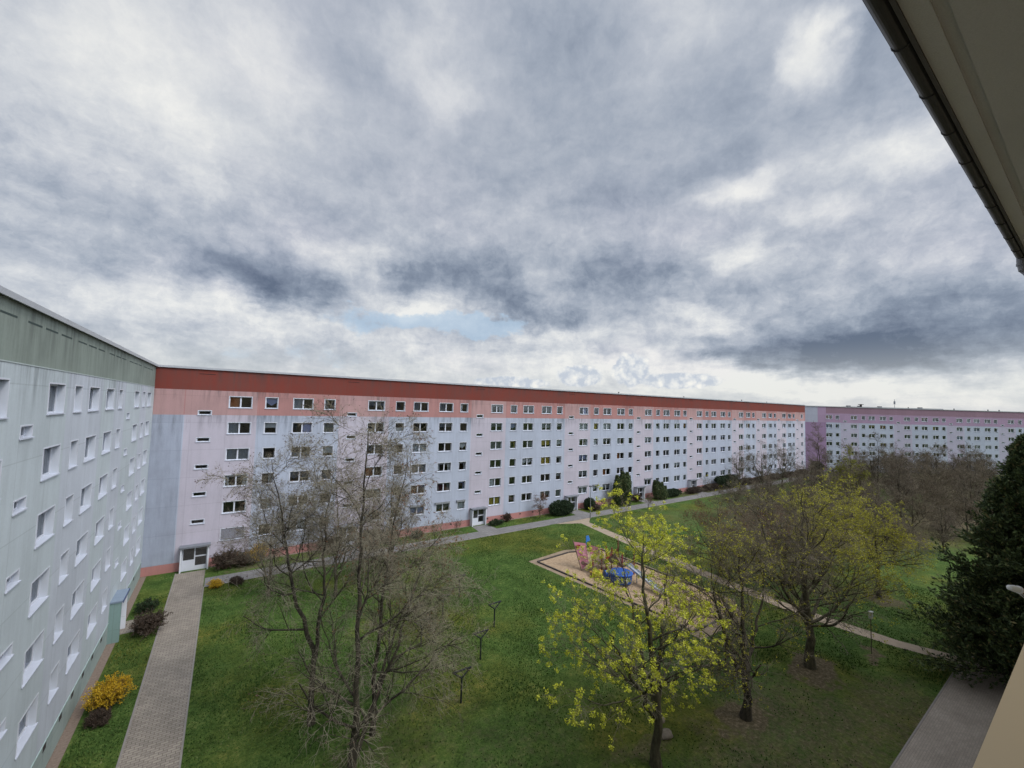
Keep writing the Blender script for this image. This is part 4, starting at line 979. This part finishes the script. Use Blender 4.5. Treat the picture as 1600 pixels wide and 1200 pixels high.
m3 = tree_data(43, [([(0, 0, 0), (0, 0, 3.2), (-.3, .2, 6), (-.3, .2, 9), (-.2, .2, 12.0)], .25), ([(0, 0, 3.0), (.7, .4, 5.5), (2.0, .5, 8.6), (3.0, .5, 10.8)], .15), ([(0, 0, 3.), (-1.6, .3, 4.8), (-3.0, .6, 7.6), (-4.0, .7, 10.0)], .14), ([(0, 0, 2.9), (1.8, .2, 3.7), (3.8, .2, 5.2), (5.2, .3, 7.2)], .13), ([(0, 0, 3.1), (.2, 1.3, 5.5), (.3, 2.6, 8.6), (.2, 3.2, 10.4)], .13)],
    5.4, 12, 9, 7, 4, twig=B_twigg, bark=B_mid, leaf=F_ol, nl=9, lspread=.12, lsize=.029, leaf_frac=.50, up=.06, t0=.16, ang1=1.1, lat=g3, tw=.007)
tree('maple_tree', 'broad rounded maple with olive-yellow leaf fringe, its straight trunk beside the sandy path', m3, (34.2, 12.5, 0), 0., (1.25, 1.25, 1.0))
m4 = tree_data(44, [([(0, 0, 0), (0, 0, 3), (.3, .2, 5.5), (.2, .2, 8.0)], .2), ([(0, 0, 2.7), (1.3, .2, 4), (2.6, .2, 6.2)], .12), ([(0, 0, 2.5), (-1.4, .2, 4), (-2.4, .2, 5.8)], .12)],
    4.8, 12, 8, 7, 4, twig=B_twigg, bark=B_dark, leaf=F_ol, nl=9, lspread=.13, lsize=.037, leaf_frac=.22, up=.02, t0=.2, ang1=1.15)
m5 = tree_data(45, [([(0, 0, 0), (0, 0, 2.5), (.3, .2, 5.5), (.2, .2, 8.8)], .2), ([(0, 0, 2.0), (1.5, .2, 4), (2.8, .2, 7.0)], .12), ([(0, 0, 2.), (-1.5, .2, 4), (-2.6, .2, 7.)], .12)],
    4.8, 13, 9, 7, 4, twig=B_twigr, bark=B_mid, leaf=F_bud, nl=4, lspread=.10, lsize=.034, leaf_frac=.16, up=.05, t0=.15, ang1=1.1, tw=.008)
tree('maple_tree', 'smaller maple with olive-yellow tips beyond the sandy path, left of the dark conifer', m4, (52.7, 13.4, 0), 0., .95)
tree('russet_tree', 'wide leafless tree with russet twigs behind the play sand, left of the rounded maple', m5, (44.5, 24.5, 0), 2.2, (.98, .98, .82))
tree('russet_tree', 'second russet leafless tree, between the play sand tree and the olive maple', m5, (47.5, 19.5, 0), 4.2, (1., 1., .8))

# -- bare grove in the middle distance and beyond
E1 = tree_data(51, [([(0, 0, 0), (.1, 0, 3), (-.2, .2, 6), (.1, .1, 9.0)], .17), ([(0, 0, 1.6), (1.5, .3, 4), (2.9, .3, 7.2)], .11), ([(0, 0, 1.8), (-1.5, -.2, 4), (-3.0, -.3, 6.8)], .11)], 5.0, 13, 9, 7, 3, twig=B_twigg, bark=B_dark, leaf=F_buddark, nl=3, lsize=.045, lspread=.1, leaf_frac=.15, tw=.011, t0=.15, ang1=1.15)
E2 = tree_data(52, [([(0, 0, 0), (-.1, 0, 3), (.2, .2, 5.5), (.0, .1, 7.8)], .15), ([(0, 0, 1.2), (-1.3, .6, 3.8), (-2.7, .8, 6.4)], .1), ([(0, 0, 1.4), (1.3, -.6, 3.6), (2.7, -1.0, 5.8)], .1)], 4.8, 13, 9, 7, 3, twig=B_twigo, bark=B_dark, leaf=F_buddark, nl=3, lsize=.045, lspread=.1, leaf_frac=.12, tw=.011, t0=.12, ang1=1.15)
E3 = tree_data(53, [([(0, 0, 0), (.1, 0, 4), (.0, .2, 9), (.2, .1, 13.6)], .18), ([(0, 0, 3.), (1.2, .2, 6), (2.1, .2, 10)], .1)], 3.8, 15, 8, 6, 3, twig=B_twigg, bark=B_dark, leaf=F_buddark, nl=2, lsize=.04, leaf_frac=.15, tw=.010, t0=.25)
E4 = tree_data(54, [([(0, 0, 0), (0, 0, 4), (.2, 0, 8), (0, .1, 11.5)], .2), ([(0, 0, 2.5), (1.4, 0, 5), (2.3, 0, 9)], .12), ([(0, 0, 2.5), (-1.4, 0, 5), (-2.3, 0, 9)], .12)], 4.2, 13, 8, 6, 3, twig=B_twigg, bark=B_dark, leaf=F_ol2, nl=7, lsize=.05, lspread=.18, leaf_frac=.32, tw=.009, t0=.15)
gG = 'bare trees of the grove between the lawn and the lilac block'
labG = 'bare brown tree in the dense grove between the lawn and the lilac block'
grove = [(67, 15.5, E2, .70), (66, 22, E2, .72), (74, 19, E1, .78), (73, 27, E1, .75), (64, 29, E2, .66), (80, 23, E2, .85), (82, 30.5, E1, .86), (76, 34, E2, .74), (88, 25, E1, .92), (92, 33, E2, .90), (99, 28, E2, .98), (86, 38, E1, .75),
         (103, 35, E1, .98), (110, 31, E2, 1.02), (119, 34, E1, 1.1), (97, 21.5, E1, .88), (111, 25, E1, 1.02), (126, 28, E2, 1.12), (85, 17.5, E2, .78), (105, 20, E2, .92), (70, 36, E2, .66),
         (94, 15.5, E2, .84), (117, 21, E2, 1.05), (131, 23, E1, 1.15), (138, 32, E2, 1.12), (143, 26, E2, 1.15), (78, 13.2, E1, .62), (89, 12.6, E2, .74), (107, 14.6, E1, .90), (119, 15.5, E2, .98), (131, 17, E1, 1.05), (143, 18.5, E2, 1.12), (155, 21, E1, 1.12)]
for i, (x, y, d, s) in enumerate(grove): tree('bare_tree', labG, d, (x, y, 0), i*1.7, s, gG)
tree('bare_tree', 'tall thin bare tree at the corner where the long block meets the lilac block', E3, (121, 41.5, 0), .5, 1.08)
tree('bare_tree', 'tall thin bare tree rising above the grove before the middle of the lilac block', E3, (112, 28.2, 0), 2.5, .98)
tree('budding_tree', 'green-yellow budding tree at the left end of the grove, before the lilac corner', E4, (90.3, 26.3, 0), .9, .93)
for x, y, s, r, lab in [(92.5, 46.4, 1.1, .3, 'leftmost of the three bare trees standing before the far end of the long block'), (103.5, 46.8, 1.22, 1.8, 'middle one of the three bare trees standing before the far end of the long block'), (112, 46.2, 1.25, 4.1, 'rightmost of the three bare trees standing before the far end of the long block')]:
    tree('bare_tree', lab, D3, (x, y, 0), r, s)

# -- conifer at the right
def conifer(seed, H, RR, n1=330, low=.8):
    g = np.random.default_rng(seed)
    tz = np.linspace(0, H, 14); P = np.stack([.05*np.sin(tz), .05*np.cos(tz*.8), tz], 1)[None]; R = (.22*(1-.93*np.linspace(0, 1, 14)))[None]
    tp = [(tubes(P, R, 9), 0)]
    h = low+(H-low-.3)*g.random(n1)**1.15; az_ = g.uniform(0, 2*PI, n1); t = h/H
    lump = 1+.20*np.sin(az_*3+h*1.7)+.14*np.sin(az_*5-h*2.9)
    l = RR*np.clip(1-t, 0, 1)**.92*g.uniform(.72, 1.08, n1)*lump+.25
    st = np.stack([np.zeros(n1), np.zeros(n1), h], 1); upd = -.14+.75*t
    d = np.stack([np.cos(az_), np.sin(az_), upd], 1)
    P1, R1 = grow(g, st, d, l, np.full(n1, .035), 7, .07, .04); tp.append((tubes(P1, R1, 4), 0))
    s, d2, l2, r2 = kids(g, P1, R1, 15, .15, 1., .75, .30, l, .5, .45, .25, .006, .22)
    P2, R2 = grow(g, s, d2, l2, r2, 4, .10, .10); cp = [(tubes(P2, R2, 3), 0)]
    C = P2[:, 1:].reshape(-1, 3); dd = norm(np.repeat((P2[:, -1]-P2[:, 0])[:, None], 4, 1).reshape(-1, 3)+np.array([0, 0, .1]))
    cp.append((leaves(g, C, 6, .14, .052, 2.4, dd), 1))
    k = g.random(len(C)) < .004; cp.append((leaves(g, C[k], 10, .14, .035), 2))
    v, f, m, mi = join(tp, [B_dark]); tm = np_mesh('trunk', v, f, [B_dark], None, True)
    v, f, m, mi = join(cp, None); return tm, np_mesh('crown', v, f, [B_dark, F_con, F_cone], mi)
tree('conifer', 'large dark conifer at the right edge, hanging over the paved path', conifer(61, 16.3, 5.2, 600, .9), (44.6, 3.3, 0), .4, 1.0)

# -- shrubs
def shrub_data(seed, H, RR, n=60, leaf=None, twig=B_twigr, nl=4, ls=.03, frac=.6, k2=6, k3=5, spread=.07, upright=.9, rough=.13):
    g = np.random.default_rng(seed); a = g.uniform(0, 2*PI, n); r = g.uniform(0, .22, n)*RR
    st = np.stack([r*np.cos(a), r*np.sin(a), np.zeros(n)], 1); o = g.uniform(.1, 1, n)*RR/H
    d = np.stack([np.cos(a)*o, np.sin(a)*o, np.full(n, upright)], 1)
    P, R = grow(g, st, d, H*g.uniform(.75, 1.1, n), np.full(n, .014), 6, rough, .0)
    s, d, l, rr = kids(g, P, R, k2, .2, 1., .55, .42, H*np.ones(n), .6, 0, .4, .005, .05); P2, R2 = grow(g, s, d, l, rr, 4, .16, .02)
    s, d, l, rr = kids(g, P2, R2, k3, .2, 1., .6, .5, l, .6, 0, .4, .004, .04); P3, R3 = grow(g, s, d, l, rr, 2, .16, .0)
    st_p = [(tubes(P, R, 4), 0)]; cp = [(tubes(P2, R2, 3), 0), (tubes(P3, R3, 3), 0)]
    if leaf is not None:
        C = np.concatenate([P3[:, -1], P3[:, 1], P2[:, -1]]); C = C[g.random(len(C)) < frac]; cp.append((leaves(g, C, nl, spread, ls), 1))
    v, f, m, mi = join(st_p, None); a_ = np_mesh('stems', v, f, [twig], None)
    v, f, m, mi = join(cp, None); return a_, np_mesh('foliage', v, f, [twig, leaf or twig], mi)
def shrub(name, label, data, loc, sc=1., rz=0., group=None):
    t = thing(name, label, 'bush', loc, rz, group); t.scale = sc if isinstance(sc, tuple) else (sc,)*3
    link('stems', data[0], t); link('foliage', data[1], t); return t
def hedge_data(seed, H, RX, RY, n=4200, leaf=F_hed, lobes=7, ls=.06, nl=5):
    g = np.random.default_rng(seed); C = []
    cs = [(0, 0, H*.42, 1.)]+[(g.uniform(-.5, .5)*RX, g.uniform(-.5, .5)*RY, H*g.uniform(.35, .62), g.uniform(.45, .7)) for _ in range(lobes)]
    for x, y, z, s in cs:
        m = int(n*s/4); d = norm(g.normal(0, 1, (m, 3))); r = (.72+.34*g.random((m, 1)))
        c = np.array([x, y, z])+d*r*np.array([RX*s, RY*s, H*.5*s]); C.append(c)
    C = np.concatenate(C); C = C[C[:, 2] > .05]; lv = leaves(g, C, nl, .10, ls)
    P, R = grow(g, np.zeros((26, 3)), np.stack([g.uniform(-1, 1, 26)*RX, g.uniform(-1, 1, 26)*RY, np.full(26, H)], 1), np.full(26, H*.85), np.full(26, .03), 5, .1, 0.)
    st_ = tubes(P, R, 4); return np_mesh('stems', st_[0], st_[1], [B_dark]), np_mesh('foliage', lv[0], lv[1], [leaf])
fs = shrub_data(71, 1.5, 1.15, 80, F_for, B_twigr, 5, .03, .55)
S_br = shrub_data(72, 1.15, .8, 70, F_brs, B_twigr, 3, .03, .8); S_lo = shrub_data(73, .8, 1.0, 60, F_brs, B_twigr, 3, .03, .8); S_gr = shrub_data(74, .9, .9, 60, F_hed, B_twigr, 4, .035, .7)
shrub('forsythia_bush', 'yellow flowering bush on the narrow lawn along the pale green block', fs, (-4.6, 32.3, 0), (.78, .85, .88))
shrub('bush', 'dark leafless bush at the foot of the yellow one by the pale green block', S_lo, (-4.75, 31.0, 0), (.6, .75, .7), 1.)
shrub('bush', 'round reddish-brown bush at the corner of the left path and the porch path', S_br, (-3.95, 40.8, 0), 1.1)
shrub('bush', 'dark round bush on the small lawn between the porch path and the long block', S_gr, (-4.5, 45.0, 0), .8)
shrub('forsythia_bush', 'yellow flowering bush against the coral plinth behind the bare foreground trees', fs, (3.6, 52.7, 0), (1.05, .75, 1.05), 1.)
shrub('bush', 'reddish-brown bush right beside the first porch of the long block', S_br, (.65, 52.3, 0), (1.5, 1., 1.35), .7)
shrub('bush', 'second brown bush in the bed, between the first porch and the yellow bush', S_br, (2.2, 52.2, 0), (1.3, 1., 1.05), 2.7)
shrub('forsythia_bush', 'small low yellow bush at the corner where the left path meets the main path', fs, (-.05, 47.5, 0), (.55, .5, .4), 2.)
shrub('bush', 'low dark bush right of the small yellow one at the path corner', S_lo, (1.6, 47.4, 0), (.9, .6, .7), 2.)
for i, (x, y, s, lab) in enumerate([(10.9, 52.2, 1.3, 'brown leafless bush left of the second porch of the long block'), (15.4, 52.2, 1.35, 'brown leafless bush right of the second porch of the long block'), (17.9, 52.4, 1.1, 'brown bush by the coral plinth, second one right of the second porch')]):
    shrub('bush', lab, S_br, (x, y, 0), (s*1.3, s*.8, s), i*2.)
tree('shrub', 'small leafless shrub on the strip of lawn, left of the third porch', shrub_data(75, 1.6, .9, 14, None, B_twigr, 0, 0, 0, 5, 5), (26.8, 52.3, 0), 0, 1., None, 'bush') if False else shrub('bush', 'small leafless bush on the strip of lawn, just left of the third porch', shrub_data(75, 1.5, .8, 12, F_brs, B_twigr, 2, .03, .6, 5, 4), (26.9, 52.2, 0))
shrub('bush', 'small round dark green bush by the coral plinth, left of the third porch', hedge_data(81, 1.0, .75, .7, 1500), (21.3, 52.2, 0))
shrub('bush', 'low dark bush right of the third porch of the long block', S_gr, (33.6, 52.2, 0), (1.4, .9, .7))
shrub('bush', 'tiny bare bush close to the coral plinth, second from the third porch', S_br, (36.0, 52.9, 0), (.8, .7, .9), 1.)
shrub('bush', 'large rounded dark green bush left of the fourth porch, near the lamp', hedge_data(82, 2.6, 2.3, 1.35, 7000), (45.9, 51.9, 0))
shrub('bush', 'round dark green bush behind the street lamp, right of the fourth porch', hedge_data(83, 2.2, 1.05, 1.0, 3000), (52.9, 52.3, 0))
shrub('bush', 'reddish low bush at the foot of the dark one behind the street lamp', S_br, (53.3, 51.4, 0), (1.3, .9, .8))
shrub('bush', 'flat dark juniper spreading left of the far end hedge, beyond the pointed yews', hedge_data(84, 1.6, 3.2, 1.1, 4200), (76.2, 52.1, 0))
shrub('bush', 'small reddish bush just left of the fifth porch', S_br, (65.6, 52.4, 0), 1.1)
shrub('bush', 'broad dark evergreen bush behind the leftmost of the three far bare trees', hedge_data(85, 3.2, 4.2, 1.6, 6000), (97.5, 51.9, 0))
sh = hedge_data(86, 1.6, 3.8, .9, 3000, F_brs)
for i, (x, s) in enumerate([(84, .9), (90.5, 1.), (106, 1.1), (113, 1.), (121, 1.15), (130, 1.1), (138, 1.2)]):
    shrub('bush', 'low brown hedge along the foot of the far end of the long block', sh, (x, 51.9, 0), s, 0., 'brown hedges along the far end of the long block')
def yew(seed, H, RR, spires):
    g = np.random.default_rng(seed); C = []; D_ = []
    for sx, sy, sh_, sr in spires:
        m = int(1500*sh_/H*sr/.5); z = g.random(m)*sh_; r = sr*np.sin(np.clip(z/sh_, 0, 1)*2.2+.55)**.9*np.clip(1.04-z/sh_, 0, 1)**.35; a = g.uniform(0, 2*PI, m); q = .55+.5*g.random(m)
        C.append(np.stack([sx*(.4+.6*z/sh_)+r*q*np.cos(a), sy+r*q*np.sin(a), z+.1], 1)); D_.append(np.stack([.35*np.cos(a), .35*np.sin(a), np.ones(m)], 1))
    C = np.concatenate(C); D_ = norm(np.concatenate(D_)); lv = leaves(g, C, 6, .12, .05, 2.6, D_)
    P, R = grow(g, np.zeros((6, 3))+g.normal(0, .1, (6, 3))*[1, 1, 0], np.tile([0., 0, 1], (6, 1)), np.full(6, H*.6), np.full(6, .06), 5, .04, 0.)
    t_ = tubes(P, R, 6); return np_mesh('trunk', t_[0], t_[1], [B_dark], None, True), np_mesh('crown', lv[0], lv[1], [F_con])
tree('yew_tree', 'tall dark many-spired yew before the long block, right of the street lamp', yew(91, 5.8, 1.6, [(0, 0, 5.8, .85), (-.9, .1, 5.2, .75), (.8, -.1, 5.6, .8), (1.5, .2, 4.9, .6), (-1.4, 0, 3.9, .6), (.2, -.5, 4.4, .9), (.4, .3, 3.5, 1.3)]), (60.9, 51.9, 0), 0, (1.45, 1.25, 1.02), None, 'conifer')
tree('yew_tree', 'shorter leaning dark yew with several points, right of the fifth porch', yew(92, 3.6, 1.2, [(-1.0, 0, 3.6, .6), (.0, 0, 3.2, .7), (.9, .1, 3.0, .6), (1.6, 0, 2.2, .6), (.4, -.3, 2., 1.2)]), (71.7, 51.9, 0), 0, (1.35, 1.15, 1.), None, 'conifer')
tree('bare_tree', 'small leafless tree between two window columns, left of the rounded hedge bush', tree_data(93, [([(0, 0, 0), (.0, 0, 1.2), (.1, 0, 2.4), (0, 0, 3.6)], .06), ([(0, 0, .5), (-.4, 0, 1.6), (-.8, 0, 2.9)], .04), ([(0, 0, .5), (.4, 0, 1.6), (.8, 0, 2.9)], .04)], 1.1, 9, 6, 5, 3, twig=B_twigr, bark=B_mid, leaf=F_bud, nl=3, lsize=.03, leaf_frac=.2), (41.8, 52.2, 0))
tree('bare_tree', 'tiny bare tree beside the main path, in front of the tall many-spired yew', tree_data(94, [([(0, 0, 0), (0, 0, 1.), (.1, 0, 2.2)], .05), ([(0, 0, .4), (.5, 0, 1.3), (.9, 0, 2.)], .03)], 1., 8, 6, 5, 2, twig=B_twigr, bark=B_dark), (62.2, 47.2, 0))
shrub('bush', 'golden-brown bush before the foot of the lilac block, far right behind the grove', hedge_data(95, 3., 3., 2., 1800, F_cone, 5, .14), (176, 28, 0))
shrub('bush', 'round dark green bush before the foot of the lilac block, left of the conifer top', hedge_data(96, 3.2, 2.6, 2., 1800, F_hed, 5, .14), (187, 22.5, 0))
shrub('bush', 'dark evergreen bush in the corner between the long block and the lilac block', hedge_data(97, 4.2, 3., 1.6, 2200, F_hed, 5, .12), (146.5, 51., 0))
